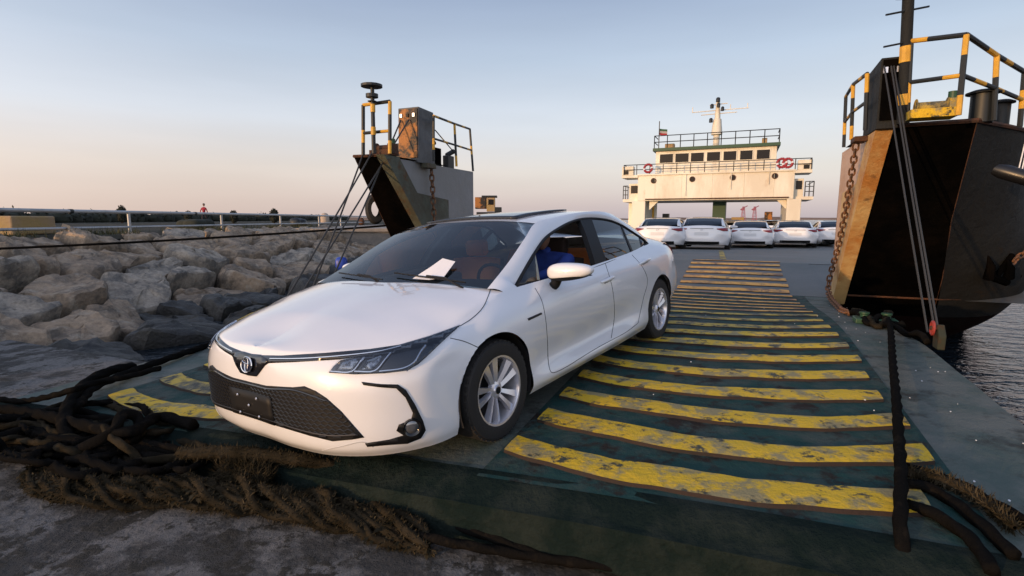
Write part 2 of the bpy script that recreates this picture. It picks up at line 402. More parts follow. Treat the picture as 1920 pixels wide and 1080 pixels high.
def seam(pts, name='panel_gap', r=.0028, mt=None, bvh=None, mode='pair', off=0, n=6, parent=None):
    P = [trace(x, y, bvh, off)[0] for x, y in [(q.x, q.y) for q in spline([V((a, b, 0)) for a, b in pts], n)]]
    out = []
    for side in ((1, -1) if mode == 'pair' else (1,)):
        mb = MB(); mb.tube([V((p.x, p.y*side, p.z)) for p in P], r, 6); out.append(mb.build(name, mt or M['seam'], parent or car, smooth=True))
    return out
def strip2(name, a, b, mt, off=0, bulge=0, n=6, both=True):     # lofted sheet between two curves in true proportions / local metres
    out = []
    for side in ((1, -1) if both else (1,)):
        g = []
        for p, q in zip(a, b):
            r = []
            for k in range(n+1):
                w = k/n; c = p.lerp(q, w); c = c+V((0, bulge*4*w*(1-w), bulge*3*w*(1-w))); r.append(V((c.x, c.y*side, c.z)))
            g.append(r)
        mb = MB(); mb.grid(g); out.append(mb.build(name, mt, car, smooth=True, ang=180))
    return out

def sp2(pts, n): return [(p.x, p.y) for p in spline([V((a, b, 0)) for a, b in pts], n)]
DTOP = [(966, 537), (984, 505), (1003, 473), (1022, 447), (1045, 430), (1072, 416), (1100, 410), (1135, 412), (1160, 420), (1185, 435), (1207, 450), (1214, 457)]
DBOT = [(966, 537), (1010, 535), (1060, 521), (1113, 503), (1152, 488), (1185, 476), (1204, 464), (1214, 457)]
dtop = [trace(x, y, SBVH)[0] for x, y in sp2(DTOP, 8)]
dbot = [trace(x, y, SBVH)[0] for x, y in sp2(DBOT, 8)]
L5K = [K(p) for p in L5]
i0 = 8*NU
def nearL5(p, lo=i0, hi=len(L5)-1): return min(range(lo, hi), key=lambda i: (L5K[i]-p).length)
ia, ib = nearL5(dtop[0]), nearL5(dtop[-1])
inner = [L5K[i] for i in range(i0, ia)]+dtop+[L5K[i] for i in range(ib+1, 14*NU+1)]
outc = [K(p) for p in OUT]
# match by fraction: the A-pillar foot, the roof corner, the tail
def match(inner, outer, N=90): return resample(inner, N), resample(outer, N)
ka = len([1 for i in range(i0, ia)])
segs_i = [inner[:ka+1+8*3], inner[ka+8*3:ka+1+8*5], inner[ka+8*5:ka+1+8*9], inner[ka+8*9:]]
segs_o = [outc[:21], outc[20:36], outc[35:71], outc[70:]]
A, B = [], []
for a, b in zip(segs_i, segs_o):
    a2, b2 = resample(a, 24), resample(b, 24)
    A += a2 if not A else a2[1:]; B += b2 if not B else b2[1:]
strip2('side_pillar_frame', A, B, M['paint'], bulge=.012)
strip2('belt_strip', resample([L5K[i] for i in range(ia, ib+1)], 60), resample(dbot, 60), M['paint'], bulge=.002)
# dark window frame
for side in (1, -1):
    mb = MB()
    for c in (dtop, dbot): mb.tube([V((p.x, p.y*side, p.z)) for p in c], .013, 8)
    mb.build('window_trim', M['black'], car, smooth=True)
_pl = [trace(x, y, SBVH, .006)[0] for x, y in sp2([(1086, 412), (1095, 432), (1104, 458), (1112, 483), (1117, 502)], 6)]
_pr = [trace(x, y, SBVH, .006)[0] for x, y in sp2([(1108, 410), (1116, 432), (1125, 458), (1133, 480), (1138, 493)], 6)]
for _sd in (1, -1):
    mb = MB(); mb.grid([[V((p.x, p.y*_sd, p.z)), V((r_.x, r_.y*_sd, r_.z))] for p, r_ in zip(_pl, _pr)]); _in = V((0, -.05*_sd, 0))
    mb.grid([[V((p.x, p.y*_sd, p.z)), V((p.x, p.y*_sd, p.z))+_in] for p in _pl]); mb.grid([[V((p.x, p.y*_sd, p.z))+_in, V((r_.x, r_.y*_sd, r_.z))+_in] for p, r_ in zip(_pl, _pr)])
    mb.build('pillar_cover', M['black'], car)
patch('rear_side_window', [(1107, 412), (1135, 413), (1162, 422), (1172, 445), (1183, 475), (1152, 488), (1138, 491), (1121, 452)], M['glass_dark'], car, SBVH, .0, 0, 10)
patch('quarter_window', [(1166, 424), (1185, 436), (1198, 446), (1202, 464), (1187, 474), (1175, 447)], M['glass_dark'], car, SBVH, .0, 0, 10)
patch('window_divider', [(1162, 421), (1166, 423), (1176, 447), (1188, 474), (1183, 476), (1172, 446)], M['black'], car, SBVH, .003, .02)
patch('quarter_cover', [(1198, 446), (1213, 456), (1202, 464)], M['black_gloss'], car, SBVH, .003, .01)
patch('mirror_sail', [(968, 537), (985, 506), (1003, 475), (1008, 500), (1013, 533)], M['black_gloss'], car, SBVH, .003, .012)

# --- front end
strip_top = [(455, 661), (479, 666), (527, 667), (610, 662), (693, 655), (749, 647), (804, 631), (838, 619), (862, 610)]
strip_bot = [(861, 613), (838, 622), (804, 635), (749, 652), (702, 665), (638, 674), (554, 679), (504, 681), (490, 690), (455, 690)]
patch('upper_grille_strip', strip_top+strip_bot, M['black_gloss'], car, None, .004, .012, 12, 'both')
seam([(508, 673), (560, 673), (640, 668), (710, 660), (752, 650)], 'chrome_strip', .0045, M['chrome'], off=.006)
# lower intake
intake = [(388, 684), (410, 686), (422, 699), (452, 712), (499, 723), (549, 726), (571, 724), (592, 733), (612, 746), (640, 771), (683, 820), (660, 824), (624, 827), (582, 817), (499, 792), (443, 773), (402, 753), (388, 740)]
patch('lower_grille', intake, M['black'], car, None, .003, .01, 9, 'both')
def inpoly(x, y, P):
    c = False; j = len(P)-1
    for i in range(len(P)):
        if (P[i][1] > y) != (P[j][1] > y) and x < (P[j][0]-P[i][0])*(y-P[i][1])/(P[j][1]-P[i][1])+P[i][0]: c = not c
        j = i
    return c
def proj(p):                        # where a world point falls in the photograph
    d = p-CO; c, s = cos(PITCH), sin(PITCH); z = d.y*c-d.z*s; y = d.y*s+d.z*c
    return 960+1000*d.x/z, 540-1000*y/z
def front_hit(y, z, off=0):
    h = BVH.ray_cast(V((3, y, z)), V((-1, 0, 0)))
    if h[0] is None: h = BVH.find_nearest(V((1, y, z)))
    n = h[1] if h[1].x > 0 else -h[1]
    return h[0]+n*off
mb = MB(); mb2 = MB()
shrink = [(x+(535-x)*.035, y+(765-y)*.06) for x, y in intake]
for r in range(16):
    z = .165+r*.0235; run = []
    for k in range(0, 47):
        y = .0+k*.0215
        p = front_hit(y, z+(.006 if (k+r) % 2 else -.006), .006)
        ok = inpoly(*proj(CM @ p), shrink)
        if ok: run.append(p)
        if (not ok or k == 46) and len(run) > 1:
            for sd in (1, -1): mb.tube([V((q.x, q.y*sd, q.z)) for q in run], .0038, 5)
            run = []
mb.build('grille_mesh', mat('grille_bar', (.012, .012, .013), .35), car, smooth=True, kind='stuff')
seam([(457, 717), (478, 722), (502, 728), (552, 731), (585, 741), (612, 751)], 'intake_trim', .006, M['black_gloss'], mode='pair', off=.006)
seam([(457, 771), (502, 785), (584, 810), (626, 816), (668, 814)], 'intake_trim', .005, M['dark_metal'], mode='pair', off=.008)
# number plate bracket, four screws
mb = MB(); g = []
for i in range(9):
    y = lerp(-.24, .24, i/8); g.append([front_hit(y, z, .012) for z in (.30, .36, .42, .475)])
mb.grid(g); o = mb.build('plate_bracket', M['black'], car, smooth=True); sd = o.modifiers.new('s', 'SOLIDIFY'); sd.thickness = .012
for y, z in ((-.13, .44), (.09, .445), (-.13, .325), (.09, .33), (-.02, .385)):
    mb = MB(); p = front_hit(y, z, .02); mb.lathe([(0, .006), (.006, .005), (.009, 0)], p, 'x', 8); mb.build('screw', M['alloy'], o, smooth=True)
# emblem: dark shield, chrome ovals
_c = trace(470, 684)[0]; _c = BVH.ray_cast(V((3, 0, _c.z)), V((-1, 0, 0)))[0]; ECX, ECY = proj(CM @ _c)
EDX = ECX-470
patch('emblem_shield', [(x+EDX, y+ECY-684) for x, y in [(449, 660), (470, 664), (492, 666), (507, 676), (496, 690), (484, 706), (468, 704), (455, 696), (449, 680)]], M['black_gloss'], car, None, .007, .012, 8, 'both')
pe, ne = trace(ECX, ECY, None, .020); pe.y = 0; 
ex = V((1, 0, 0)); nrm = V((ne.x, 0, ne.z)).normalized(); upv = V((0, 1, 0)).cross(nrm)*-1
if upv.z < 0: upv = -upv
def oval(mb, a, b, r, cy=0, flat=.6):
    pts = [pe+V((0, 1, 0))*a*cos(t)+upv*(b*sin(t)+cy) for t in [2*pi*k/28 for k in range(29)]]
    mb.tube(pts, r, 6, cap=False)
mb = MB(); oval(mb, .060, .046, .0048); oval(mb, .017, .043, .0036, .001); oval(mb, .050, .0165, .0036, .022)
mb.build('emblem', M['chrome'], car, smooth=True)
mb = MB(); mb.add([pe-nrm*.004+V((0, 1, 0))*.058*cos(t)+upv*.044*sin(t) for t in [2*pi*k/28 for k in range(28)]], [tuple(range(28))])
mb.build('emblem_disc', mat('emblem_blue', (.01, .015, .05), .1, coat=1), car)
# headlights
hl = [(617, 699), (626, 687), (639, 676), (702, 664), (749, 650), (804, 633), (840, 620), (863, 610), (852, 620), (826, 644), (800, 669), (784, 683), (763, 695), (721, 700), (666, 702)]
HL = patch('headlight', hl, mat('headlight_housing', (.01, .012, .02), .15, coat=1), car, None, .004, .012, 10)
refl = mat('headlight_reflector', (.55, .56, .58), .18, metal=1, bump=.5, bscale=60)
for side, h in zip((1, -1), HL):
    for q in ([(634, 695), (643, 681), (668, 674), (672, 679), (660, 694)], [(676, 694), (690, 677), (715, 668), (716, 674), (701, 692)]):
        r = patch('reflector', q, refl, h, None, .008, .003, 10, 'near')[0]
        if side < 0:
            for v in r.data.vertices: v.co.y = -v.co.y
            r.data.flip_normals()
    for q in ([(622, 697), (662, 697), (678, 679), (684, 672)], [(666, 697), (704, 696), (722, 677), (733, 664)], [(712, 697), (756, 691), (776, 680), (788, 662), (798, 650)]):
        P = [trace(x, y, None, .011)[0] for x, y in sp2(q, 4)]
        mb = MB(); mb.tube([V((p.x, p.y*side, p.z)) for p in P], .0058, 6); mb.build('light_guide', M['chrome'], h, smooth=True)
patch('headlight_lens', hl, M['lens'], car, None, .017, 0, 10)
# dark C-shaped trim and fog lamp
patch('fog_trim', [(678, 716), (712, 720), (746, 721), (761, 731), (778, 758), (793, 789), (798, 806), (789, 821), (764, 831), (722, 834), (689, 837), (685, 831), (730, 824), (757, 816), (743, 807), (748, 796), (771, 787), (774, 774), (760, 745), (743, 728), (712, 726), (682, 722)], M['black'], car, None, .005, .02, 9)
pf, nf = trace(772, 800, None, .004)
for side in (1, -1):
    R_ = V((nf.x, nf.y*side, nf.z)).to_track_quat('Z', 'Y').to_matrix()
    mb = MB(); mb.lathe([(.052, 0), (.05, .014), (.042, .010), (.036, .002)], V((pf.x, pf.y*side, pf.z)), 'z', 20, R_); o = mb.build('fog_lamp', M['black_gloss'], car, smooth=True)
    mb = MB(); mb.lathe([(.038, .003), (.03, .009), (.015, .012), (.0, .013)], V((pf.x, pf.y*side, pf.z)), 'z', 20, R_); mb.build('fog_lens', mat('fog_glass', (.25, .26, .28), .05, metal=.7), o, smooth=True)
seam([(604, 845), (640, 837), (684, 829), (700, 838)], 'bumper_crease', .003, mat('crease', (.45, .45, .46), .5))
# panel gaps
seam([(863, 611), (885, 597), (905, 577), (915, 556), (920, 541)])
seam([(1003, 540), (1015, 562), (1022, 592), (1026, 632), (1029, 685), (1034, 698), (1044, 697), (1120, 652), (1175, 622), (1196, 606)])
seam([(1135, 494), (1148, 540), (1152, 590), (1146, 634)])
seam([(1185, 478), (1204, 500), (1214, 525), (1206, 560), (1196, 606)])
seam([(844, 634), (870, 640), (898, 652)])
patch('hybrid_badge', [(989, 597), (1014, 586), (1016, 589), (991, 601)], M['dark_metal'], car, None, .005, .005)
# wheels
tyre_m = M['rubber']
def tyre_mesh():
    mb = MB(); w = .215
    prof = [(WR-.105, -.03), (WR-.10, .004), (WR-.06, .012), (WR-.02, .004), (WR-.004, -.018), (WR, -.045)]
    prof += [(WR, -w+.045), (WR-.004, -w+.018), (WR-.02, -w), (WR-.1, -w)]
    mb.lathe(prof, (0, 0, 0), 'y', 48)
    for k in range(40):             # tread blocks on the shoulder
        a = 2*pi*k/40; R_ = Matrix.Rotation(a, 3, 'Y'); mb.box(R_ @ V((0, -.02, WR-.010)), (.034, .03, .012), R_)
    return mb
def rim_mesh():
    mb = MB(); R = WR-.105
    mb.lathe([(R+.004, .006), (R-.008, .004), (R-.014, -.012), (R-.022, -.06), (R-.03, -.18)], (0, 0, 0), 'y', 40)
    for k in range(5):
        for dl in (-.19, .19):
            a0 = 2*pi*k/5+.3; a1 = a0+dl*.75; pts = []
            c = V((sin(a0+dl*.95), 0, cos(a0+dl*.95))); d = V((sin(a0+dl*1.25), 0, cos(a0+dl*1.25)))
            p0 = V((sin(a0+dl*1.6), 0, cos(a0+dl*1.6)))*.05; p1 = d*(R-.008); w = V((0, 1, 0)).cross((p1-p0).normalized())
            for p, ww, y0, y1 in ((p0, .014, -.022, -.05), (p0.lerp(p1, .5), .018, -.010, -.045), (p1, .027, -.006, -.04)):
                pts.append([p-w*ww+V((0, y1, 0)), p-w*ww*.9+V((0, y0, 0)), p+w*ww*.9+V((0, y0-.010, 0)), p+w*ww+V((0, y1, 0))])
            mb.grid(pts, True)
    mb.lathe([(.0, -.012), (.03, -.012), (.036, -.02), (.056, -.026), (.062, -.05)], (0, 0, 0), 'y', 20)
    return mb
wheels = []
for xc in (-.01, -2.7*SX):
    for s in (1, -1):
        Mw = Matrix.Translation((xc, s*.868*SY, WR)) @ (Matrix.Identity(4) if s > 0 else Matrix.Rotation(pi, 4, 'Z'))
        if not wheels:
            w = tyre_mesh().build('wheel', tyre_m, car, smooth=True, M=Mw)
            r = rim_mesh().build('rim', M['alloy'], w, smooth=True, ang=30)
            mb = MB(); mb.lathe([(.02, -.02), (.024, -.008), (0, -.008)], (0, 0, 0), 'y', 16); cpp = mb.build('hub_cap', M['black_gloss'], w, smooth=True)
            mb = MB(); mb.lathe([(0, -.09), (.15, -.09), (.15, -.11), (.215, -.12), (.215, -.17), (0, -.17)], (0, 0, 0), 'y', 30); bk = mb.build('brake_disc', M['black'], w, smooth=True)
        else:
            w = wheels[0].copy(); col.objects.link(w); w.parent = car; w.matrix_local = Mw
            for ch in (r, cpp, bk): c = ch.copy(); col.objects.link(c); c.parent = w
        wheels.append(w)
for xc, zc, R in ARCH:
    for s in (1, -1):
        mb = MB(); g = []
        for k in range(25):
            a = lerp(-.35, pi+.35, k/24); g.append([V((xc+cos(a)*(R+.004), s*y, zc+sin(a)*(R+.004))) for y in (.45*SY, .6*SY, .80*SY, .845*SY, .862*SY)])
        mb.grid(g); mb.prism([p[0] for p in g], (0, s*.01, 0)); mb.build('wheel_liner', M['interior'], car, smooth=True)
# underbody and cabin
mb = MB(); mb.box((-1.35*SX, 0, .26), (3.9*SX, 1.5*SY, .08)); mb.box((-.1*SX, 0, .55), (.9, .9*SY, .5)); mb.box((-1.36*SX, .62*SY, .24), (1.9*SX, .4*SY, .08)); mb.box((-1.36*SX, -.62*SY, .24), (1.9*SX, .4*SY, .08))
mb.build('underbody', M['interior'], car)
mb = MB(); mb.box((-.55*SX, 0, .82), (.42, 1.44*SY, .22)); mb.box((-.35*SX, 0, .86), (.3, 1.40*SY, .10)); mb.box((-.72*SX, 0, .78), (.25, .3, .4)); 
mb.build('dashboard', M['interior'], car, bevel=.03)
for s in (1, -1):
    mb = MB(); mb.box((-1.7*SX, s*.77*SY, .62), (2.3*SX, .05, .5)); mb.build('door_card', M['interior'], car, bevel=.01)
    if s < 0:
        patch('side_window', [(1013, 533), (1008, 500), (1003, 475), (1022, 449), (1045, 432), (1072, 418), (1089, 413), (1106, 458), (1118, 501), (1060, 520)], M['glass'], car, SBVH, 0, 0, 12)[0]
for ob in [o for o in car.children if o.name.startswith('side_window')]:
    if sum(v.co.y for v in ob.data.vertices) > 0: bpy.data.objects.remove(ob)
def seat(xc, yc, w):
    mb = MB(); g = []
    for k in range(13):
        a = k/12; h = .38+.62*a; x = xc-.30-.22*a; g.append([V((x+.05*(1-abs(2*q-1)**2)*-1+(.06 if abs(2*q-1) > .8 else 0), yc+(q-.5)*w*(1-.15*a), h)) for q in [j/10 for j in range(11)]])
    mb.grid(g); o = mb.build('seat_back', M['seat'] if yc <= 0 else M['seat_dark'], car, smooth=True); sd = o.modifiers.new('s', 'SOLIDIFY'); sd.thickness = .11; sd.offset = 1
    mb = MB(); mb.box((xc-.02, yc, .42), (.5, w*.95, .14)); mb.build('seat_cushion', M['seat'], car, bevel=.05, seg=3)
    return o
for s in (1, -1):
    o = seat(-1.25*SX, s*.37*SY, .56)
    mb = MB(); mb.box((-1.25*SX-.55, s*.37*SY, 1.10), (.10, .27, .17)); mb.build('headrest', M['seat'] if s < 0 else M['seat_dark'], o, bevel=.04, seg=3)
seat(-2.15*SX, 0, 1.6)
mb = MB(); c0 = V((-.86*SX, .37*SY, .86)); ring = [c0+V((cos(t)*.06, sin(t)*.19, cos(t)*.18)) for t in [2*pi*k/24 for k in range(25)]]
mb.tube(ring, .014, 8, cap=False); mb.tube([ring[6], c0+V((.03, 0, 0)), ring[18]], .016, 6); mb.tube([c0+V((.03, 0, 0)), c0+V((.25, 0, -.06))], .03, 8)
mb.build('steering_wheel', M['interior'], car, smooth=True)
# glass roof
_rf = bpy.data.objects['roof'].data; RBVH = BVHTree.FromPolygons([v.co for v in _rf.vertices], [tuple(p.vertices) for p in _rf.polygons])
k0s = [[RBVH.ray_cast(K((x, y, 3)), V((0, 0, -1)))[0]+V((0, 0, .012)) for y in [j/8*.40 for j in range(-8, 9)]] for x in [lerp(-1.12, -1.95, i/14) for i in range(15)]]
mb = MB(); mb.grid(k0s); o = mb.build('sunroof', M['black_gloss'], car, smooth=True); sd = o.modifiers.new('s', 'SOLIDIFY'); sd.thickness = .018; sd.offset = 0
# cowl, wipers
mb = MB(); g = []
for j in range(-20, 21):
    w = abs(j)/20; sg = 1 if j >= 0 else -1
    ph = hood[-1][min(24, int(w*24))]; a = V((ph.x+.01, ph.y*sg if w else 0, ph.z-.012)); b_ = V((lerp(-.12, -.20, w*w)-.05, .70*w*sg, lerp(.985, .955, w*w)))
    g.append([K(a), K(a.lerp(b_, .5)+V((0, 0, -.012))), K(b_)])
mb.grid(g); o = mb.build('cowl', M['black'], car, smooth=True)
def wscreen(y, h, off=.015):        # a point on the windshield, y across, h up the glass 0..1
    we = OUT[:31]; k = h*30; i = min(29, int(k)); a = we[i].lerp(we[i+1], k-i); wc = V((-.12, 0, .97)).lerp(V((-.56, 0, 1.20)), min(1, h*2)) if h < .5 else V((-.56, 0, 1.20)).lerp(V((-.98, 0, 1.395)), h*2-1)
    w = y/a.y; return K(V((a.x+(wc.x-a.x)*(1-w*w), y, lerp(wc.z, a.z, w*w))))+V((off*.6, 0, off))
for y0, y1, h1 in ((.58, .02, .10), (-.02, -.56, .10)):
    mb = MB(); P = [wscreen(lerp(y0, y1, t), .03+.09*t, .022) for t in [k/8 for k in range(9)]]
    mb.tube(P, [.006]*9, 6); mb.tube([K((-.16, y0-.0, .955)), P[2]+V((0, 0, .012)), P[4]+V((0, 0, .01))], .008, 6); mb.build('wiper', M['black'], car, smooth=True)
# door mirrors
def superell(c, r, e=2.6, n=22, zc=None):
    rows = []
    def f(v): return math.copysign(abs(v)**(2/e), v)
    for i in range(n+1):
        ph = -pi/2+pi*i/n; rows.append([V(c)+V((r[0]*f(cos(ph))*f(cos(t)), r[1]*f(cos(ph))*f(sin(t)), r[2]*f(sin(ph)))) for t in [2*pi*k/28 for k in range(28)]])
    return rows
def hit_local_x(u, v, x): o = CMI @ CO; d = CMI.to_3x3() @ ray(u, v); return o+d*((x-o.x)/d.x)
mc = hit_local_x(1066, 511, -.80)
for s in (1, -1):
    c = V((mc.x, mc.y*s, mc.z))
    rows_ = superell((0, 0, 0), (.075, .175, .078), 2.5)
    for r in rows_:
        for p in r:
            k = (p.y*s+.175)/.35; p.z *= lerp(1.0, .62, k)*1.0; p.z += .012*k; p.x -= .05*k; p.x *= 1.0
            if p.x < -.055-.05*k: p.x = -.055-.05*k
    mb = MB(); mb.grid([[p+c for p in r] for r in rows_], True); h = mb.build('door_mirror', M['paint'], car, smooth=True, ang=180)
    mb = MB(); low = [[V((p.x*1.02, p.y*1.01, min(p.z, -.022)))*1.0+c+V((.001, 0, -.004)) for p in r] for r in rows_[:9]]
    mb.grid(low, True); mb.build('mirror_base', M['black'], h, smooth=True)
    mb = MB(); foot = V((mc.x-.03, (.80*SY)*s, mc.z-.13)); mb.tube([c+V((-.01, -.11*s, -.05)), c+V((-.015, -.125*s, -.09)), foot], [.045, .036, .04], 10); mb.build('mirror_arm', M['black'], h, smooth=True)
# door handles
for x0, x1, y0, y1 in ((1126, 1150, 530, 519), (1198, 1218, 496, 486)):
    a, na = trace(x0, y0); b, nb_ = trace(x1, y1)
    for s in (1, -1):
        mb = MB(); P = [a.lerp(b, k/8)+na*(.004+.026*sin(pi*k/8)**.6) for k in range(9)]
        mb.tube([V((p.x, p.y*s, p.z)) for p in P], [.010+.006*sin(pi*k/8) for k in range(9)], 8); mb.build('door_handle', M['paint'], car, smooth=True)
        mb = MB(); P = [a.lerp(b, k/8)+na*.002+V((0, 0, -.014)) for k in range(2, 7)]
        mb.tube([V((p.x, p.y*s, p.z)) for p in P], .012, 8); mb.build('handle_shade', mat('shade_grey', (.3, .3, .31), .6), car, smooth=True)  # grey tube standing in for the shade under the handle
# tail: lamps, plate, lower trim
def rear_hit(y, z, off=.004):
    h = BVH.ray_cast(V((-6, y, z)), V((1, 0, 0)))
    if h[0] is None or h[0].x > -3: h = BVH.find_nearest(V((-3.6, y, z)))
    n = h[1] if h[1].x < 0 else -h[1]
    return h[0]+n*off
for s in (1, -1):
    mb = MB(); g = []
    for i in range(16):
        y = lerp(.46, .79, i/15)*SY; zt = lerp(.955, .985, i/15); zb = lerp(.925, .845, min(1, i/9)); 
        g.append([rear_hit(y*s, z, .006) for z in (zb, lerp(zb, zt, .33), lerp(zb, zt, .66), zt)])
    mb.grid(g); o = mb.build('tail_lamp', M['red_lens'], car, smooth=True); sd = o.modifiers.new('s', 'SOLIDIFY'); sd.thickness = .016; sd.offset = 0
mb = MB(); mb.tube([rear_hit(y*SY, .955, .008) for y in [lerp(-.36, .36, k/12) for k in range(13)]], .010, 6); mb.build('boot_trim', M['dark_metal'], car, smooth=True)
mb = MB(); g = [[rear_hit(lerp(-.55, .55, i/12)*SY, z, .006) for z in (.27, .33, .40)] for i in range(13)]; mb.grid(g); o = mb.build('rear_valance', M['black'], car, smooth=True)
mb = MB(); g = [[rear_hit(lerp(-.22, .22, i/6)*SY, z, .008) for z in (.66, .72, .80)] for i in range(7)]; mb.grid(g); mb.build('plate_shade', mat('boot_shade', (.66, .67, .69), .5), car, smooth=True)  # grey sheet, shade of the plate hollow put into its colour
mb = MB(); c = rear_hit(0, .90, .012); mb.tube([c+V((0, .05*cos(t), .036*sin(t))) for t in [2*pi*k/20 for k in range(21)]], .005, 6, cap=False); mb.build('boot_emblem', M['chrome'], car, smooth=True)

# paper on the windshield
mb = MB(); pa = [(775, 525), (812, 507), (834, 495), (856, 497), (832, 524), (806, 529)]
def ws_px(u, v, off):
    o = CMI @ CO; d = (CMI.to_3x3() @ ray(u, v)).normalized(); h = WBVH.ray_cast(o, d); n = h[1] if h[1].dot(d) < 0 else -h[1]
    return h[0]+n*off
_w = bpy.data.objects['windshield'].data; WBVH = BVHTree.FromPolygons([v.co for v in _w.vertices], [tuple(p.vertices) for p in _w.polygons])
fold = ws_px(812, 518, .012)
P = [CM @ ws_px(u, v, f) for (u, v), f in zip(pa, (.012, .035, .05, .03, .012, .02))]+[CM @ fold]
mb.add(P, [(0, 1, 6), (1, 2, 6), (2, 3, 6), (3, 4, 6), (4, 5, 6), (5, 0, 6)])
o = mb.build('paper_sheet', M['paper']); sd = o.modifiers.new('s', 'SOLIDIFY'); sd.thickness = .002
tag(o, 'folded white paper tucked under the wiper of the front white sedan', 'paper')

# driver
def person(name, pts, edges, rad, mt, parent=None, lv=2, root=0):
    me = bpy.data.meshes.new(name); me.from_pydata(pts, edges, []); o = bpy.data.objects.new(name, me); col.objects.link(o)
    me.materials.append(mt); o.modifiers.new('skin', 'SKIN')
    me.skin_vertices  # layer made by the modifier below
    return o
def skinned(name, joints, edges, mt, parent=None, lv=2):
    me = bpy.data.meshes.new(name); me.from_pydata([j[0] for j in joints], edges, [])
    o = bpy.data.objects.new(name, me); col.objects.link(o); me.materials.append(mt)
    if not me.skin_vertices: me.attributes  # no-op
    md = o.modifiers.new('skin', 'SKIN'); md.use_smooth_shade = True
    if not me.skin_vertices:
        bm = bmesh.new(); bm.from_mesh(me); bm.verts.layers.skin.verify(); bm.to_mesh(me); bm.free()
    for k, j in enumerate(joints):
        r = j[1] if isinstance(j[1], tuple) else (j[1], j[1])
        me.skin_vertices[0].data[k].radius = r; me.skin_vertices[0].data[k].use_root = (k == 0)
    sb_ = o.modifiers.new('sub', 'SUBSURF'); sb_.levels = lv; sb_.render_levels = lv
    if parent: o.parent = parent
    return o
def head_mesh(mb, c, fwd, r=.115):
    fwd = V(fwd).normalized(); up = V((0, 0, 1)); sd = up.cross(fwd)
    rows = []
    for i in range(17):
        ph = -pi/2+pi*i/16; row = []
        for k in range(20):
            t = 2*pi*k/20; x, y, z = cos(ph)*cos(t), cos(ph)*sin(t), sin(ph)
            f = r*(.95 if z > 0 else .95-.22*z*z*-1*0-.25*z*z); q = fwd*x*f*1.02+sd*y*f*.78+up*z*r*1.22
            if x > .8 and abs(y) < .2 and -.25 < z < .15: q += fwd*.022
            if x > .6 and .1 < abs(y) < .5 and 0 < z < .25: q -= fwd*.008
            row.append(V(c)+q)
        rows.append(row)
    mb.grid(rows, True)
sx0 = -1.25*SX-.16; sy0 = .43*SY
J = [((sx0-.02, sy0, .56), (.17, .13)), ((sx0-.05, sy0, .74), (.16, .12)), ((sx0-.09, sy0, .98), (.20, .13)), ((sx0-.08, sy0, 1.07), (.07, .07)), ((sx0-.06, sy0, 1.12), (.055, .055)),
     ((sx0-.08, sy0+.23, .99), .08), ((sx0+.12, sy0+.26, .93), .06), ((sx0+.34, sy0+.12, .88), .04),
     ((sx0-.08, sy0-.23, .99), .08), ((sx0+.12, sy0-.25, .78), .055), ((sx0+.34, sy0-.14, .88), .04)]
drv = empty('person', M=CM @ Matrix.Translation((0, 0, 0)), label='driver in a blue shirt seated behind the wheel of the front sedan', cat='person')
skinned('torso', J, [(0, 1), (1, 2), (2, 3), (3, 4), (2, 5), (5, 6), (6, 7), (2, 8), (8, 9), (9, 10)], M['blue_shirt'], drv)
mb = MB(); head_mesh(mb, (sx0-.04, sy0, 1.215), (1, .15, 0), .098); hd = mb.build('head', M['skin'], drv, smooth=True, ang=180)
mb = MB(); rows_ = []
for i in range(9):
    ph = pi*.06+(pi/2-pi*.06)*i/8; rows_.append([V((sx0-.052, sy0, 1.225))+V((cos(ph)*cos(t)*.105-.01, cos(ph)*sin(t)*.09, sin(ph)*.125)) for t in [2*pi*k/20 for k in range(20)]])
mb.grid(rows_, True); mb.build('hair', M['hair'], hd, smooth=True)
for sg, xx in ((1, .12), (-1, -.14)):
    hj = [((sx0+.36, sy0+xx, .885), .03), ((sx0+.42, sy0+xx*1.05, .90), .035)]; ed = [(0, 1)]
    for f in range(4):
        b0 = len(hj); y0 = sy0+xx*1.05+(f-1.5)*.018
        hj += [((sx0+.45, y0, .915), .0095), ((sx0+.475+.004*(f in (1, 2)), y0, .90), .009), ((sx0+.465, y0, .878), .008)]
        ed += [(1, b0), (b0, b0+1), (b0+1, b0+2)]
    b0 = len(hj); hj += [((sx0+.42, sy0+xx*1.05-.045*sg, .90), .011), ((sx0+.45, sy0+xx*1.05-.05*sg, .885), .009)]; ed += [(1, b0), (b0, b0+1)]
    skinned('hand', hj, ed, M['skin'], drv, 1)

# ================================================================== SETTING AND SHIP
WATER, QUAY = -.73, -.27
def sm_plane(p): return (.0658*(p.x+.997)+.0115*(p.y-3.970))/.9978
def Zr(s_, t):
    te = t if t < -.5 else -.5+(t+.5)*.5
    zp = sm_plane(AX*s_+TX*te)
    if s_ < 10.6: return zp+(.12-zp)*smst(6, 10, s_)
    if s_ < 14.15: return .12+.091*(s_-10.6)
    return max(.443-.028*(s_-14.15), -.03)
def at(u, v):                       # point of the ramp or deck seen at (u, v)
    d = ray(u, v); k = .5
    while k < 70:
        P = CO+d*k
        if P.z < Zr(P.dot(AX), P.dot(TX)): return P
        k += .02
    return P
TC = -2.3
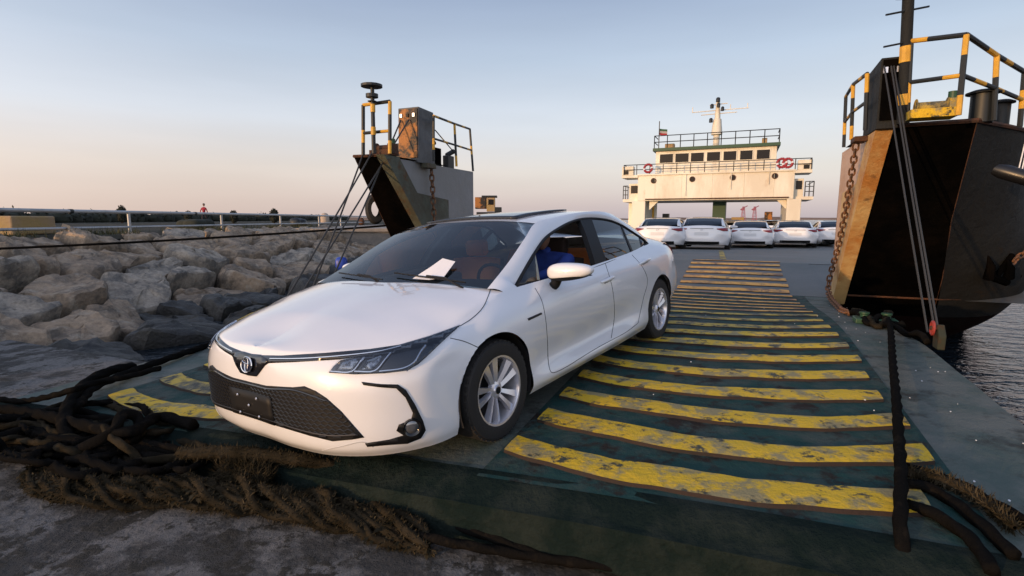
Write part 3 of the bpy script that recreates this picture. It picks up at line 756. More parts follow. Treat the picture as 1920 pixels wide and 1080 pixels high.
# --- materials
M['teal'] = mat('ramp_paint', (.013, .050, .046), .75, spec=.22, bump=.8, bscale=14, color2=(.050, .070, .062), mscale=3.2, mlo=.44, mhi=.62, dirt=(.022, .016, .012), dscale=4.6, dlo=.52, dhi=.62, rvar=.15)
M['teal2'] = mat('ramp_margin_paint', (.060, .088, .078), .68, spec=.35, bump=.6, bscale=14, color2=(.12, .13, .115), mscale=1.7, mlo=.42, mhi=.6, dirt=(.028, .028, .022), dscale=3.6, dlo=.53, dhi=.66, rvar=.15)
M['yellow'] = mat('bar_paint', (.70, .45, .02), .6, spec=.35, bump=.9, bscale=16, color2=(.30, .25, .12), mscale=5.5, mlo=.48, mhi=.58, dirt=(.05, .055, .04), dscale=7.0, dlo=.55, dhi=.61, rvar=.1)
M['yellow_worn'] = mat('bar_paint_worn', (.58, .40, .06), .65, spec=.35, bump=.9, bscale=16, color2=(.14, .13, .085), mscale=4.0, mlo=.44, mhi=.56, dirt=(.05, .05, .04), dscale=8, dlo=.53, dhi=.6)
M['sunlit_bar'] = mat('bar_paint_sunlit', (.78, .38, .05), .55, bump=.5, bscale=30, color2=(.20, .09, .04), mscale=2.2, mlo=.48, mhi=.62, dirt=(.07, .05, .04), dscale=5, dlo=.54, dhi=.64)  # yellow bars with the orange of the low sun in their colour, plus wear
M['deck'] = mat('deck_paint', (.13, .13, .125), .6, bump=.3, bscale=18, color2=(.09, .10, .095), mscale=.5, mlo=.4, mhi=.6, dirt=(.12, .07, .06), dscale=.9, dlo=.58, dhi=.7)
M['concrete'] = mat('quay_concrete', (.16, .155, .15), .85, spec=.2, bump=1, bscale=11, color2=(.06, .058, .055), mscale=2.6, mlo=.46, mhi=.56, dirt=(.045, .042, .036), dscale=5.5, dlo=.53, dhi=.58, var=.15, vscale=30)
M['rock'] = mat('rock', (.42, .315, .22), .9, spec=.2, bump=1, bscale=5, color2=(.17, .14, .11), mscale=1.8, mlo=.42, mhi=.6, dirt=(.42, .35, .27), dscale=4, dlo=.54, dhi=.66, var=.18, vscale=14)
M['rock2'] = mat('rock_pale', (.44, .37, .29), .9, spec=.25, bump=1, bscale=6, color2=(.17, .155, .135), mscale=2.4, mlo=.42, mhi=.62, var=.2, vscale=18)
M['rock3'] = mat('rock_wet', (.035, .033, .03), .6, bump=1, bscale=5, color2=(.06, .055, .045), mscale=2)
M['hull_black'] = mat('hull_black', (.0022, .0022, .0024), 1.0, ior=1.001, spec=.0, bump=.3, bscale=6, color2=(.005, .004, .0035), mscale=1.2)
M['hull_grey'] = mat('hull_grey', (.024, .026, .027), .65, ior=1.3, spec=.25, bump=.35, bscale=5, color2=(.016, .016, .016), mscale=.9, mlo=.35, mhi=.7, dirt=(.035, .022, .012), dscale=2.5, dlo=.6, dhi=.72)
M['hull_red'] = mat('antifouling', (.014, .006, .005), .8, ior=1.2, spec=.2, bump=.4, bscale=6, color2=(.012, .01, .009), mscale=1.5)
M['wall_grey'] = mat('wall_grey', (.23, .235, .25), .5, bump=.12, bscale=3, color2=(.20, .205, .21), mscale=.7, dirt=(.17, .10, .06), dscale=2.2, dlo=.66, dhi=.78)
M['post'] = mat('post_paint', (.10, .11, .085), .65, spec=.3, bump=.4, bscale=10, color2=(.075, .07, .05), mscale=1.6, mlo=.42, mhi=.6, dirt=(.10, .045, .015), dscale=2.2, dlo=.55, dhi=.66)
M['post_rust'] = mat('post_sunlit_rusty', (.60, .40, .17), .6, bump=.4, bscale=10, color2=(.46, .20, .05), mscale=1.3, mlo=.44, mhi=.60, dirt=(.09, .045, .02), dscale=2.2, dlo=.56, dhi=.66)  # pale post paint coloured as lit by the orange sun, with rust patches
M['tower_rust'] = mat('tower_rust', (.38, .15, .03), .6, bump=.3, bscale=12, color2=(.02, .016, .012), mscale=2.4, mlo=.46, mhi=.54)
M['tower_grey'] = mat('tower_grey', (.11, .115, .125), .55, bump=.15, bscale=6, color2=(.05, .052, .055), mscale=1.6, mlo=.42, mhi=.62)
M['rail_black'] = mat('rail_black', (.012, .015, .017), .5)
M['rail_yellow'] = mat('rail_yellow', (.62, .34, .03), .5, var=.2, vscale=8)
M['rust'] = mat('rust', (.09, .035, .015), .8, bump=.5, bscale=30, color2=(.04, .02, .012), mscale=8)
M['chain'] = mat('chain_iron', (.20, .09, .04), .7, color2=(.05, .03, .02), mscale=9)
M['cable'] = mat('steel_cable', (.06, .058, .055), .5, metal=.6)
M['rope'] = mat('tarred_rope', (.008, .0075, .007), .95, ior=1.1, spec=.2, bump=1, bscale=60, color2=(.020, .016, .012), mscale=9, mlo=.55, mhi=.7)
M['rope_tan'] = mat('hairy_rope', (.038, .031, .021), .95, ior=1.1, spec=.2, bump=1, bscale=70, color2=(.018, .015, .010), mscale=5, mlo=.4, mhi=.6)
M['fibre'] = mat('frayed_fibre', (.075, .060, .038), .95, ior=1.1, spec=.2, color2=(.03, .026, .016), mscale=5, mlo=.4, mhi=.6)
M['ship_white'] = mat('ship_white', (.80, .77, .66), .5, bump=.06, bscale=3, color2=(.66, .60, .48), mscale=.35, dirt=(.40, .24, .11), dscale=.9, dlo=.60, dhi=.78, stretch=(1, 1, .35))
M['green'] = mat('deck_green', (.02, .07, .035), .5)
M['winglass'] = mat('bridge_glass', (.010, .008, .008), .25, spec=.25)
M['red'] = mat('lifebuoy_red', (.30, .02, .03), .6)
M['pale_pipe'] = mat('galvanised_pipe', (.42, .43, .44), .4, metal=.3, color2=(.33, .34, .35), mscale=2)
M['yblock'] = mat('yellow_block', (.36, .25, .10), .8, bump=.4, bscale=8, color2=(.36, .25, .15), mscale=1.5)
M['wallc'] = mat('abutment_concrete', (.24, .21, .18), .85, bump=.4, bscale=5, color2=(.17, .155, .14), mscale=1.5)
M['foliage'] = mat('foliage', (.025, .028, .018), .9, var=.4, vscale=.5)
M['dark_soil'] = mat('bank_soil', (.02, .017, .013), .95, bump=1, bscale=3, color2=(.04, .036, .03), mscale=1)
def water_mat():
    m = bpy.data.materials.new('sea'); m.use_nodes = True; N = m.node_tree.nodes; L = m.node_tree.links; b = N['Principled BSDF']
    b.inputs['Base Color'].default_value = (.008, .014, .02, 1); b.inputs['Roughness'].default_value = .12; b.inputs['IOR'].default_value = 1.333
    tc = N.new('ShaderNodeTexCoord'); h = None
    for sc, w, st_ in ((1.1, .7, (1, 2.2, 1)), (3.4, .35, (1, 1.8, 1)), (9, .12, (1, 1.5, 1))):
        mp = N.new('ShaderNodeMapping'); mp.inputs['Scale'].default_value = st_; mp.inputs['Rotation'].default_value = (0, 0, .3+sc*.1); L.new(tc.outputs['Object'], mp.inputs[0])
        n = N.new('ShaderNodeTexNoise'); n.inputs['Scale'].default_value = sc; n.inputs['Detail'].default_value = 3; n.inputs['Distortion'].default_value = .6; L.new(mp.outputs[0], n.inputs['Vector'])
        k = N.new('ShaderNodeMath'); k.operation = 'MULTIPLY'; k.inputs[1].default_value = w; L.new(n.outputs[0], k.inputs[0])
        if h is None: h = k.outputs[0]
        else: a = N.new('ShaderNodeMath'); L.new(h, a.inputs[0]); L.new(k.outputs[0], a.inputs[1]); h = a.outputs[0]
    bp = N.new('ShaderNodeBump'); bp.inputs['Distance'].default_value = .22; bp.inputs['Strength'].default_value = 1; L.new(h, bp.inputs['Height']); L.new(bp.outputs[0], b.inputs['Normal'])
    return m
# --- water, sea bed and shores
mb = MB(); mb.add([(-3000, -300, WATER), (3000, -300, WATER), (3000, 4500, WATER), (-3000, 4500, WATER)], [(0, 1, 2, 3)])
tag(mb.build('sea', water_mat()), kind='structure')
mb = MB(); g = []
for i in range(121):
    x = lerp(-2600, 2600, i/120); y = 1500+150*sin(x*.002); h = 6+7*noise.noise(V((x*.004, 3, 0)))+4*noise.noise(V((x*.02, 7, 0)))
    if -700 < x < 250: h *= .7
    g.append([V((x, y, -2)), V((x, y+10, max(1, h*.6))), V((x, y+60, max(1.5, h))), V((x, y+200, -2))])
mb.grid(g); tag(mb.build('far_shore', mat('far_land', (.22, .15, .11), .95, var=.3, vscale=.01), smooth=True), kind='structure')
# --- quay
mb = MB(); EDGE = 4.2
def quay_z(s_, t): return QUAY-.0+.012*noise.noise(V((s_*1.3, t*1.3, 0)))+.006*noise.noise(V((s_*5, t*5, 2)))-(.05*smst(EDGE-.12, EDGE, s_))
g = [[S(s_, t, quay_z(s_, t)) for t in [-14+k*.12 for k in range(175)]] for s_ in [-3+k*.12 for k in range(60)]+[EDGE]]
mb.grid(g); mb.grid([[p, p+V((0, 0, -3))] for p in g[-1]]); 
tag(mb.build('quay', M['concrete'], smooth=True), kind='structure')
# --- the ship: one thing
ship = empty('ferry', S(14, TC, 0), label='landing craft ferry with raked bow towers, lowered striped ramp and white bridge house', cat='ferry')
SHI = Matrix.Translation(S(14, TC, 0)).inverted()
def part(mb, name, m, parent=None, **k):
    o = mb.build(name, m, None, **k); o.parent = parent or ship
    w = Matrix.Identity(4)
    if parent is None or parent is ship: o.matrix_parent_inverse = SHI
    else: o.matrix_parent_inverse = Matrix.Identity(4)
    return o
S0, TL, TR = 2.36, -6.35, 1.66
mb = MB(); ss = [S0+k*.1 for k in range(int((10.6-S0)/.1)+1)]+[10.6]
tl = [TL+(TR-TL)*k/80 for k in range(81)]
def lip(s_): return -.07*(1-smst(S0, S0+.18, s_))
def tedge(s_, t):                   # the plate narrows between the towers
    w = smst(5.8, 8.5, s_); return min(t, lerp(TR, 1.42, w)) if t > TC else max(t, lerp(TL, -6.02, w))
g = [[S(s_, tedge(s_, t), Zr(s_, t)+lip(s_)+.004*noise.noise(V((s_*2, t*2, 0)))) for t in tl] for s_ in ss]
mb.grid(g)
for e in (0, -1): mb.grid([[r[e], r[e]+V((0, 0, -.16))] for r in g])
mb.grid([[p, p+V((0, 0, -.14))] for p in g[0]])
ramp = part(mb, 'ramp', M['teal2'], smooth=True, ang=30)
def sheet(name, s0, s1, t0, t1, m, off, n=30, parent=None, dz=lambda s_, t: 0):
    mb = MB(); g = [[S(s_, t, Zr(s_, t)+off+dz(s_, t)) for t in [lerp(t0, t1, k/16) for k in range(17)]] for s_ in [lerp(s0, s1, j/n) for j in range(n+1)]]
    mb.grid(g); return part(mb, name, m, parent, smooth=True)
for t0, t1 in ((-1.30, 1.06), (-5.40, -3.02)):
    sheet('track_plate', S0+.16, 10.56, t0, t1, M['teal'], .006, 60, ramp)
def bar(s_, t0, t1, m, w=.24, h=.036, parent=None, bow=0):
    mb = MB(); n = 60; g = []
    ph = random.uniform(0, 6); tc_b = -.2 if t0 > -2 else -4.2
    for k in range(n+1):
        t = lerp(t0, t1, k/n); o = .012*sin(t*2.9+ph)+.006*sin(t*9+ph*2)+bow*.85*(-.24+.222*(t-tc_b)**2)
        a0, a1 = s_+o+.016*noise.noise(V((t*5, ph, 0))), s_+o+w*(1.04+.05*sin(t*3+ph))+.02*noise.noise(V((t*6, ph, 4)))
        lo = .008*max(0, sin(t*5+ph*3))
        g.append([S(a0, t, Zr(a0, t)+.004), S(a0+.006+lo, t, Zr(a0, t)+h), S(a0+.030+lo, t, Zr(a0, t)+h+.003), S(a0+w*.5, t, Zr(a0+w*.5, t)+h+.004), S(a1-.02, t, Zr(a1, t)+h*.8), S(a1, t, Zr(a1, t)+.004)])
    for k in range(n):
        for j in range(5):
            mb.cur = 1 if j in (0, 4) else 0
            mb.add([g[k][j], g[k][j+1], g[k+1][j+1], g[k+1][j]], [(0, 1, 2, 3)])
    mb.cur = 1; mb.add(g[0], [tuple(range(6))]); mb.add(g[-1], [tuple(range(6))])
    return part(mb, 'tread_bar', [m, M['bar_edge']], parent, smooth=True, ang=25)
M['bar_edge'] = mat('bar_edge', (.028, .015, .010), .85, bump=.5, bscale=30, color2=(.02, .014, .01), mscale=9)
def bw(s_): return 1-smst(8.5, 10.3, s_)
M['lip'] = mat('lip_rubber', (.010, .018, .017), .9, ior=1.15, spec=.2, bump=1, bscale=12, color2=(.022, .030, .027), mscale=3)
sheet('lip_plate', S0+.004, S0+.24, TL+.01, TR-.01, M['lip'], .010, 6, ramp, lambda s_, t: lip(s_)+.01*noise.noise(V((s_*5, t*5, 0))))
mb = MB(); mb.grid([[S(S0-.012, t, Zr(S0, t)-.06), S(S0-.02, t, Zr(S0, t)-.28)] for t in tl]); mb.grid([[S(S0-.012, t, Zr(S0, t)-.06), S(S0+.02, t, Zr(S0, t)-.055)] for t in tl]); part(mb, 'lip_face', M['lip'], ramp)
rb = random.Random(3)
k = 0; s_ = 2.83
while s_ < 10.4:
    w = lerp(.25, .2, k/16); m = M['yellow'] if s_ < 6.6 else M['yellow_worn'] if s_ < 7.8 else M['sunlit_bar']
    r_end = lerp(1.03, .86, k/16)+rb.uniform(-.03, .03)
    if abs(s_-2.83) > .01: bar(s_, -1.24, r_end, m, w, .026 if k < 8 else .015, ramp, bw(s_))
    else: bar(s_, -1.27, .86, m, .25, .026, ramp, 1)
    bar(s_+.05, -5.33+rb.uniform(-.03, .03), -3.06, M['yellow_worn'] if k % 2 else M['yellow'], w, .026, ramp, bw(s_))
    s_ += .485 if k < 6 else .46; k += 1
# second ramp section and the deck
mb = MB(); ss = [10.62+k*.25 for k in range(15)]
g = [[S(s_, lerp(-6.05, 1.45, q/40), Zr(s_, 0)) for q in range(41)] for s_ in ss]; mb.grid(g)
part(mb, 'ramp_flap', M['deck'], smooth=True, ang=30)
flap = ship.children[-1] if False else [o for o in col.objects if o.name == 'ramp_flap'][0]
for t0, t1 in ((-1.12, .84), (-5.4, -3.5)):
    for q in range(7):
        bar(10.72+q*.57, t0, t1+rb.uniform(-.02, .02), M['sunlit_bar'], .28, .016, flap)
for _q in (-1, 1):
    mb = MB(); mb.grid([[S(s_, TC+_q*lerp(3.74, 6.9, w), Zr(s_, 0)-.012) for w in [k/8 for k in range(9)]] for s_ in [10.9+k*.25 for k in range(14)]]); part(mb, 'side_deck', M['deck'], smooth=True)
mb = MB(); ss = [14.12+k*.7 for k in range(60)]
def beam(s_): return lerp(3.8, 7.0, smst(10.6, 12, s_))
g = [[S(s_, TC+q/20*beam(s_), Zr(s_, 0)-.004) for q in range(-20, 21)] for s_ in ss]; mb.grid(g)
part(mb, 'deck', M['deck'], smooth=True)
mb = MB(); p0 = at(1356, 486); p1 = at(1352, 470); a, b = st(p0), st(p1)
g = [[S(lerp(a[0], b[0], k/8), lerp(a[1], b[1], k/8)+q, Zr(lerp(a[0], b[0], k/8), 0)+.004) for q in (-.08, .08)] for k in range(9)]; mb.grid(g); part(mb, 'deck_line', M['yellow_worn'])
mb = MB()
for q in (-1, 1):
    mb.grid([[S(s_, TC+q*beam(s_), Zr(s_, 0)-.6), S(s_, TC+q*beam(s_), Zr(s_, 0)+.0), S(s_, TC+q*beam(s_), Zr(s_, 0)+.12), S(s_, TC+q*(beam(s_)-.15), Zr(s_, 0)+.12), S(s_, TC+q*(beam(s_)-.15), Zr(s_, 0))] for s_ in ss])
part(mb, 'coaming', M['wall_grey'])
# hull plating of both bow towers
LVL = { 2.65: [(8.36, 3.95), (8.3, 4.83), (9.8, 5.9), (11.2, 6.35), (11.6, 6.5), (12, 6.6)],
        1.45: [(9.41, 3.95), (9.35, 4.98), (10.3, 6.0), (11.3, 6.6), (11.9, 6.8), (12.6, 6.9)],
        .55: [(10.26, 3.95), (10.25, 5.2), (10.8, 6.1), (11.6, 6.8), (12.8, 7.05), (16, 7.1)],
        -.2: [(11.06, 3.95), (11.1, 5.35), (11.5, 6.1), (12.2, 6.65), (13.5, 6.95), (56, 7.1)],
        -.73: [(11.6, 4.0), (11.7, 5.1), (12.1, 5.75), (12.8, 6.25), (14.2, 6.7), (56, 7.0)],
        -1.6: [(13.4, 3.8), (13.6, 4.9), (14.6, 5.6), (15.8, 6.2), (18.5, 6.8), (56, 6.8)]}
def rails(name, pts, r, posts, parent, ndiv=None, mats=None, band=.42, low=.5):
    """top and middle rail along pts (top points) with posts; black with yellow bands"""
    mats = mats or [M['rail_black'], M['rail_yellow']]
    def banded(mb, a, b, r, off=0):
        L = (b-a).length; n = max(1, int(L/(band*.5))); 
        for i in range(n):
            mb.cur = 1 if (i+off) % 3 == 1 else 0
            mb.tube([a.lerp(b, i/n), a.lerp(b, (i+1)/n)], r, 8, cap=True)
        mb.cur = 0
    top = MB()
    for i, (a, b) in enumerate(zip(pts, pts[1:])): banded(top, V(a), V(b), r, i)
    o = part(top, name, mats, parent, smooth=True)
    return o, banded
TW = {}
def horn(side, dout, s_end, pm, wm):
    q = 1 if side > 0 else -1
    def P(s_, d, z): return S(s_, TC+q*d, z)
    tower = MB(); zs = sorted(LVL, reverse=True)
    k = (dout-4.83)
    cur = []
    for z in zs:
        pts = [V((s_, d+(k if i == 1 else k*2.6 if i == 2 else k*2.6 if i == 3 else k*2 if i == 4 else 0), 0)) for i, (s_, d) in enumerate(LVL[z])]
        cur.append([pts[0], pts[0].lerp(pts[1], .5)]+spline(pts[1:], 6))
    m0 = MB(); m1 = MB(); m2 = MB()
    rowsP = [[P(p.x, p.y, z) for p in c] for z, c in zip(zs, cur)]
    if q > 0: _h = MB(); _h.grid([r[1:] for r in rowsP]); globals()['HB'] = BVHTree.FromPolygons([V(v) for v in _h.v], _h.f)
    colsP = [spline([r[j] for r in rowsP], 5) for j in range(len(rowsP[0]))]
    fine = [[c[i] for c in colsP] for i in range(len(colsP[0]))]
    m0.grid([r[:3] for r in fine[:16]]); m1.grid([r[2:] for r in fine[:16]]); m2.grid(fine[15:])
    root = part(m0, 'bow_plate', M['hull_black'])
    root.name = 'bow_plate'
    part(m1, 'hull_side', M['hull_grey'], smooth=True, ang=35)
    part(m2, 'hull_bottom', M['hull_red'], smooth=True, ang=35)
    # welded seams and the boot-top line
    for i in (2, 11):
        mb = MB(); mb.tube([rowsP[j][i]+TX*q*.001 for j in range(4)], .007, 5); part(mb, 'weld_seam', M['hull_black'] if i > 2 else M['rust'])
    mb = MB(); mb.tube([p.lerp(p2, .5) for p, p2 in zip(rowsP[2][:14], rowsP[3][:14])], .022, 6); part(mb, 'boot_line', M['rust'])
    # top deck of the tower
    mb = MB(); top = rowsP[0]
    inner_ = [P(min(max(st(p)[0], 8.3), 56), 3.8 if st(p)[0] < 12 else beam(st(p)[0])-.2, 2.65) for p in top]
    mb.grid([[p, i_] for p, i_ in zip(top[:12], inner_[:12])]); part(mb, 'tower_deck', M['hull_grey'])
    mb = MB(); mb.tube([p+V((0, 0, .0)) for p in top[:14]], .03, 6); part(mb, 'deck_edge', M['rust'])
    # raked front post and inner wall
    mb = MB()
    rake = lambda z: 8.28+(2.65-z)*(10.62-8.28)/(2.65-.12)
    zz = [.0, .5, 1.0, 1.5, 2.0, 2.65]
    f = [[P(rake(z)-.02, 3.8, z), P(rake(z)-.02, 3.99, z)] for z in zz]; mb.grid(f)
    mb.grid([[P(rake(z)-.02, 3.8, z), P(rake(z)+.45, 3.8, z)] for z in zz]); mb.grid([[P(rake(z)-.02, 3.99, z), P(rake(z)+.4, 3.99, z)] for z in zz])
    mb.add([P(rake(2.65)-.02, 3.8, 2.65), P(rake(2.65)-.02, 3.99, 2.65), P(rake(2.65)+.45, 3.99, 2.65), P(rake(2.65)+.45, 3.8, 2.65)], [(0, 1, 2, 3)])
    part(mb, 'bow_post', pm)
    mb = MB(); mb.prism([P(rake(.0)+.44, 3.83, .0), P(s_end, 3.83, .0), P(s_end, 3.83, 2.62), P(rake(2.65)+.44, 3.83, 2.62)], TX*q*.12)
    wall = part(mb, 'inner_wall', wm)
    for s2 in ((9.4, 10.2) if side < 0 else ()):
        pass
    mb = MB(); mb.prism([P(10.6, 3.81, .1), P(10.6, 3.81, 1.9), P(9.35, 3.81, 2.0), P(9.5, 3.81, 1.6)], TX*q*.02); part(mb, 'gusset', pm)
    # sheave tower on top
    s_t, u_a, u_b, v_t, dep = (8.2, 1649, 1690, 108, .85) if q > 0 else (9.32, 784, 746, 199, .62)
    t0 = (st(hit_s(u_a, 170 if q > 0 else 245, s_t))[1]-TC)*q; t1 = (st(hit_s(u_b, 170 if q > 0 else 245, s_t))[1]-TC)*q; h = hit_s(u_a, v_t, s_t).z
    box = MB(); c8 = [P(s_t, t0, 2.6), P(s_t, t1, 2.6), P(s_t+dep, t1, 2.6), P(s_t+dep, t0, 2.6), P(s_t+.03, t0, h), P(s_t+.03, t1, h), P(s_t+dep*.95, t1, h-.02), P(s_t+dep*.95, t0, h-.02)]
    box.hexa(c8)
    tw = part(box, 'sheave_tower', M['tower_grey'] if q < 0 else M['hull_grey'], bevel=.01)
    mb = MB(); mb.prism([P(s_t-.01, t0+.02, 2.70), P(s_t-.01, t1-.02, 2.70), P(s_t+.02, t1-.02, h-.03), P(s_t+.02, t0+.02, h-.03)], AX*-.012); part(mb, 'tower_face', M['tower_rust'] if q < 0 else M['hull_black'], tw)
    TW[q] = (s_t, t0, t1, h)
    for dd in (.05, .13, .21):
        mb = MB(); mb.box(P(s_t-.01, lerp(t0, t1, dd/.26), h-.16), (.05, .025, .07), Matrix.Rotation(-math.atan2(.395, .9187), 3, 'Z')); part(mb, 'sheave_slot', M['alloy'] if dd != .13 else M['black'], tw)
    return P, tower, rake
Pr, _, rake = horn(1, 4.83, 11.05, M['post_rust'], mat('wall_sunlit', (.60, .40, .28), .6, bump=.2, bscale=6, color2=(.50, .30, .18), mscale=1, dirt=(.2, .1, .05), dscale=2, dlo=.62, dhi=.74))  # right inner wall: warm sunlight put into its base colour
Pl, _, _ = horn(-1, 4.52, 11.85, M['post'], M['wall_grey'])
def bandrail(a, b, r, parent=None, name='rail', off=0, band=.22):
    mb = MB(); L = (b-a).length; n = max(1, round(L/band))
    for i in range(n):
        mb.cur = 1 if (i+off) % 3 == 1 else 0; mb.tube([a.lerp(b, i/n), a.lerp(b, (i+1)/n)], r, 8)
    return part(mb, name, [M['rail_black'], M['rail_yellow']], parent, smooth=True)
def railrun(tops, h, r, base=None):
    """posts under each top point, a top rail and a middle rail"""
    root = None
    for i, p in enumerate(tops):
        o = bandrail(p-V((0, 0, h)), p, r, root, 'rail_post' if root else 'railing', i)
        if root is None: root = o
    for i, (a, b) in enumerate(zip(tops, tops[1:])):
        bandrail(a, b, r*.95, root, 'top_rail', i+1); bandrail(a-V((0, 0, h*.52)), b-V((0, 0, h*.52)), r*.85, root, 'middle_rail', i+2)
    return root
zt = 2.66
def postpx(u0, v0, u1, v1, z=2.64):     # a post from its foot and its head in the photograph, the foot on level z
    p = hit_z(u0, v0, z); return p, hit_y(u1, v1, p.y)
def railpx(L, r, z=2.64, mid=.5):
    PT = [postpx(*l, z) for l in L]; root = None
    for i, (p, t) in enumerate(PT):
        o = bandrail(p, t, r, root, 'rail_post' if root else 'railing', i); root = root or o
    for i, ((p, t), (p2, t2)) in enumerate(zip(PT, PT[1:])):
        bandrail(t, t2, r*.95, root, 'top_rail', i+1); bandrail(p.lerp(t, mid), p2.lerp(t2, mid), r*.85, root, 'middle_rail', i+2)
    return root, PT
# right tower
mb = MB(); m_a, m_t = postpx(1692, 232, 1703, 0); m_b = m_t+(m_t-m_a)*.15; mb.tube([m_a, m_b], [.062, .062], 12); mr = part(mb, 'mast', M['hull_grey'], smooth=True)
def on_mast(v): return hit_y(1700, v, m_a.y)
for v_, u0, u1, dv in ((84, 1657, 1697, -4), (24, 1661, 1742, -12), (-2, 1680, 1712, 0)):
    mb = MB(); mb.tube([hit_y(u0, v_+(4 if dv else 0), m_a.y-.02), hit_y(u1, v_+dv, m_a.y-.02)], .012, 6); part(mb, 'cross_bar', M['rail_black'], mr)
for f0, f1 in ((.50, .63), (.15, .24)):
    mb = MB(); mb.tube([m_a.lerp(m_t, f0), m_a.lerp(m_t, f1)], .067, 10); part(mb, 'paint_band', M['rail_yellow'], mr)
_, PTR = railpx([(1700, 231, 1708, 77), (1797, 216, 1812, 65), (1863, 226, 1869, 104), (1912, 238, 1921, 135), (1990, 255, 2010, 190)], .03)
railpx([(1582, 276, 1586, 181), (1596, 262, 1600, 158), (1622, 244, 1626, 138)], .026, 2.62)
# left tower
railpx([(681, 291, 681, 197), (731, 288, 731, 190)], .034, 2.64, .44)
railpx([(813, 302, 813, 217), (856, 312, 852, 232), (887, 321, 881, 242)], .026, 2.62)
bandrail(hit_t(816, 244, TC-3.85), hit_t(855, 290, TC-3.85), .012, None, 'brace')
mb = MB(); m_a, m_t = postpx(701, 288, 698, 162); mb.tube([m_a, m_t], [.038, .034], 10); ml = part(mb, 'mast', M['rail_black'], smooth=True)
mh = (m_t-m_a).length
for z0, z1, r in ((mh-.02, mh+.04, .19), (mh-.20, mh-.12, .11), (mh-.27, mh-.24, .08)):
    mb = MB(); mb.lathe([(0, z0), (r, z0+.01), (r, z1-.01), (.04, z1)], m_a, 'z', 14); part(mb, 'mast_lamp', M['rail_black'], ml)
for f0, f1 in ((.62, .74), (.28, .40)):
    mb = MB(); mb.tube([m_a.lerp(m_t, f0), m_a.lerp(m_t, f1)], .044, 10); part(mb, 'paint_band', M['rail_yellow'], ml)
def winch(P_, d, s_, body, label):
    e = empty('winch', P_(s_, d, zt), label=label, cat='winch'); inv = Matrix.Translation(P_(s_, d, zt)).inverted()
    def pp(mb, n, m): o = mb.build(n, m, e, smooth=True); o.matrix_parent_inverse = inv; return o
    R_ = Matrix.Rotation(-math.atan2(.395, .9187), 3, 'Z')
    mb = MB(); mb.box(P_(s_, d, zt+.05), (.46, .30, .10), R_); pp(mb, 'base', body)
    mb = MB(); c = P_(s_, d, zt+.14); mb.tube([c-TX*.16, c-TX*.15, c-TX*.14, c+TX*.14, c+TX*.15, c+TX*.16], [.10, .10, .06, .06, .10, .10], 14); pp(mb, 'drum', M['rust'] if body is not M['yellow'] else M['yellow_worn'])
    mb = MB(); mb.box(P_(s_, d, zt+.12)+TX*.20, (.10, .2, .18), R_); pp(mb, 'gearbox', body)
    mb = MB(); mb.tube([c+TX*.2, c+TX*.2+V((0, 0, .16))], .05, 10); pp(mb, 'motor', M['green'])
_w = st(hit_z(1757, 216, 2.66)); winch(Pr, _w[1]-TC, _w[0]+.25, M['yellow'], 'yellow green winch on the right bow tower, left of the ventilators')
_w = st(hit_z(708, 290, 2.66)); winch(Pl, TC-_w[1], _w[0]+.2, M['rust'], 'rusty brown winch under the small mast of the left bow tower')
def vent(s_, d, r, h, label):
    e = empty('ventilator', Pr(s_, d, zt), label=label, cat='ventilator', group='deck ventilators on the right bow tower')
    for n, pr, m in (('trunk', [(r*.8, -.02), (r*.8, h)], M['rail_black']), ('cap', [(0, h+.03), (r*.7, h+.025), (r*1.15, h), (r*1.15, h-.02), (0, h-.02)], M['hull_grey'])):
        mb = MB(); mb.lathe(pr, (0, 0, 0), 'z', 20); mb.build(n, m, e, smooth=True)
_v = st(hit_z(1851, 222, 2.66)); vent(_v[0]+.2, _v[1]-TC, .15, .34, 'black drum ventilator with a flat cap, larger one beside the winch'); _v = st(hit_z(1893, 232, 2.66)); vent(_v[0]+.3, _v[1]-TC, .12, .32, 'black drum ventilator with a flat cap, smaller one near the frame edge')
# dark machinery on the left tower behind the rail
for k_, (s1, d1, w1, h1) in enumerate(((9.6, 4.25, .5, .35), (10.6, 4.3, .6, .42), (11.3, 4.2, .3, .3))):
    mb = MB(); mb.box(Pl(s1, d1, zt+h1/2), (w1*.5, w1, h1), Matrix.Rotation(-math.atan2(.395, .9187), 3, 'Z')); mb.tube([Pl(s1-.1, d1, zt+h1), Pl(s1+.1, d1-.1, zt+h1+.12)], .06, 8)
    part(mb, 'deck_locker', M['rail_black'] if k_ != 1 else M['hull_black'], bevel=.02)
# --- ropes, cables and chains
def rope(pts, r, m=None, n=9, name='rope', twist=3, sub=10, parent=None):
    P = spline([V(p) for p in pts], sub); L = sum((b-a).length for a, b in zip(P, P[1:])); N = max(8, int(L/(r*.9))); N = min(N, 260); P = resample(P, N)
    mb = MB(); rings = []; prev = None; dist = 0
    for i, p in enumerate(P):
        t = (P[min(i+1, N-1)]-P[max(i-1, 0)]).normalized()
        a = V((0, 0, 1)).cross(t) if prev is None else prev-t*prev.dot(t)
        if a.length < .02: a = V((1, 0, 0)).cross(t)
        a.normalize(); prev = a; b = t.cross(a)
        if i: dist += (p-P[i-1]).length
        tw = dist/(r*7)*2*pi/3
        rings.append([p+(a*cos(q)+b*sin(q))*r*(1+.15*cos(3*(q-tw))) for q in [2*pi*k/12 for k in range(12)]])
    mb.grid(rings, True); o = len(mb.v)-N*12; mb.f += [tuple(range(o+11, o-1, -1)), tuple(range(o+(N-1)*12, o+N*12))]; mb.m += [0, 0]
    return mb.build(name, m or M['rope'], parent, smooth=True, ang=180)
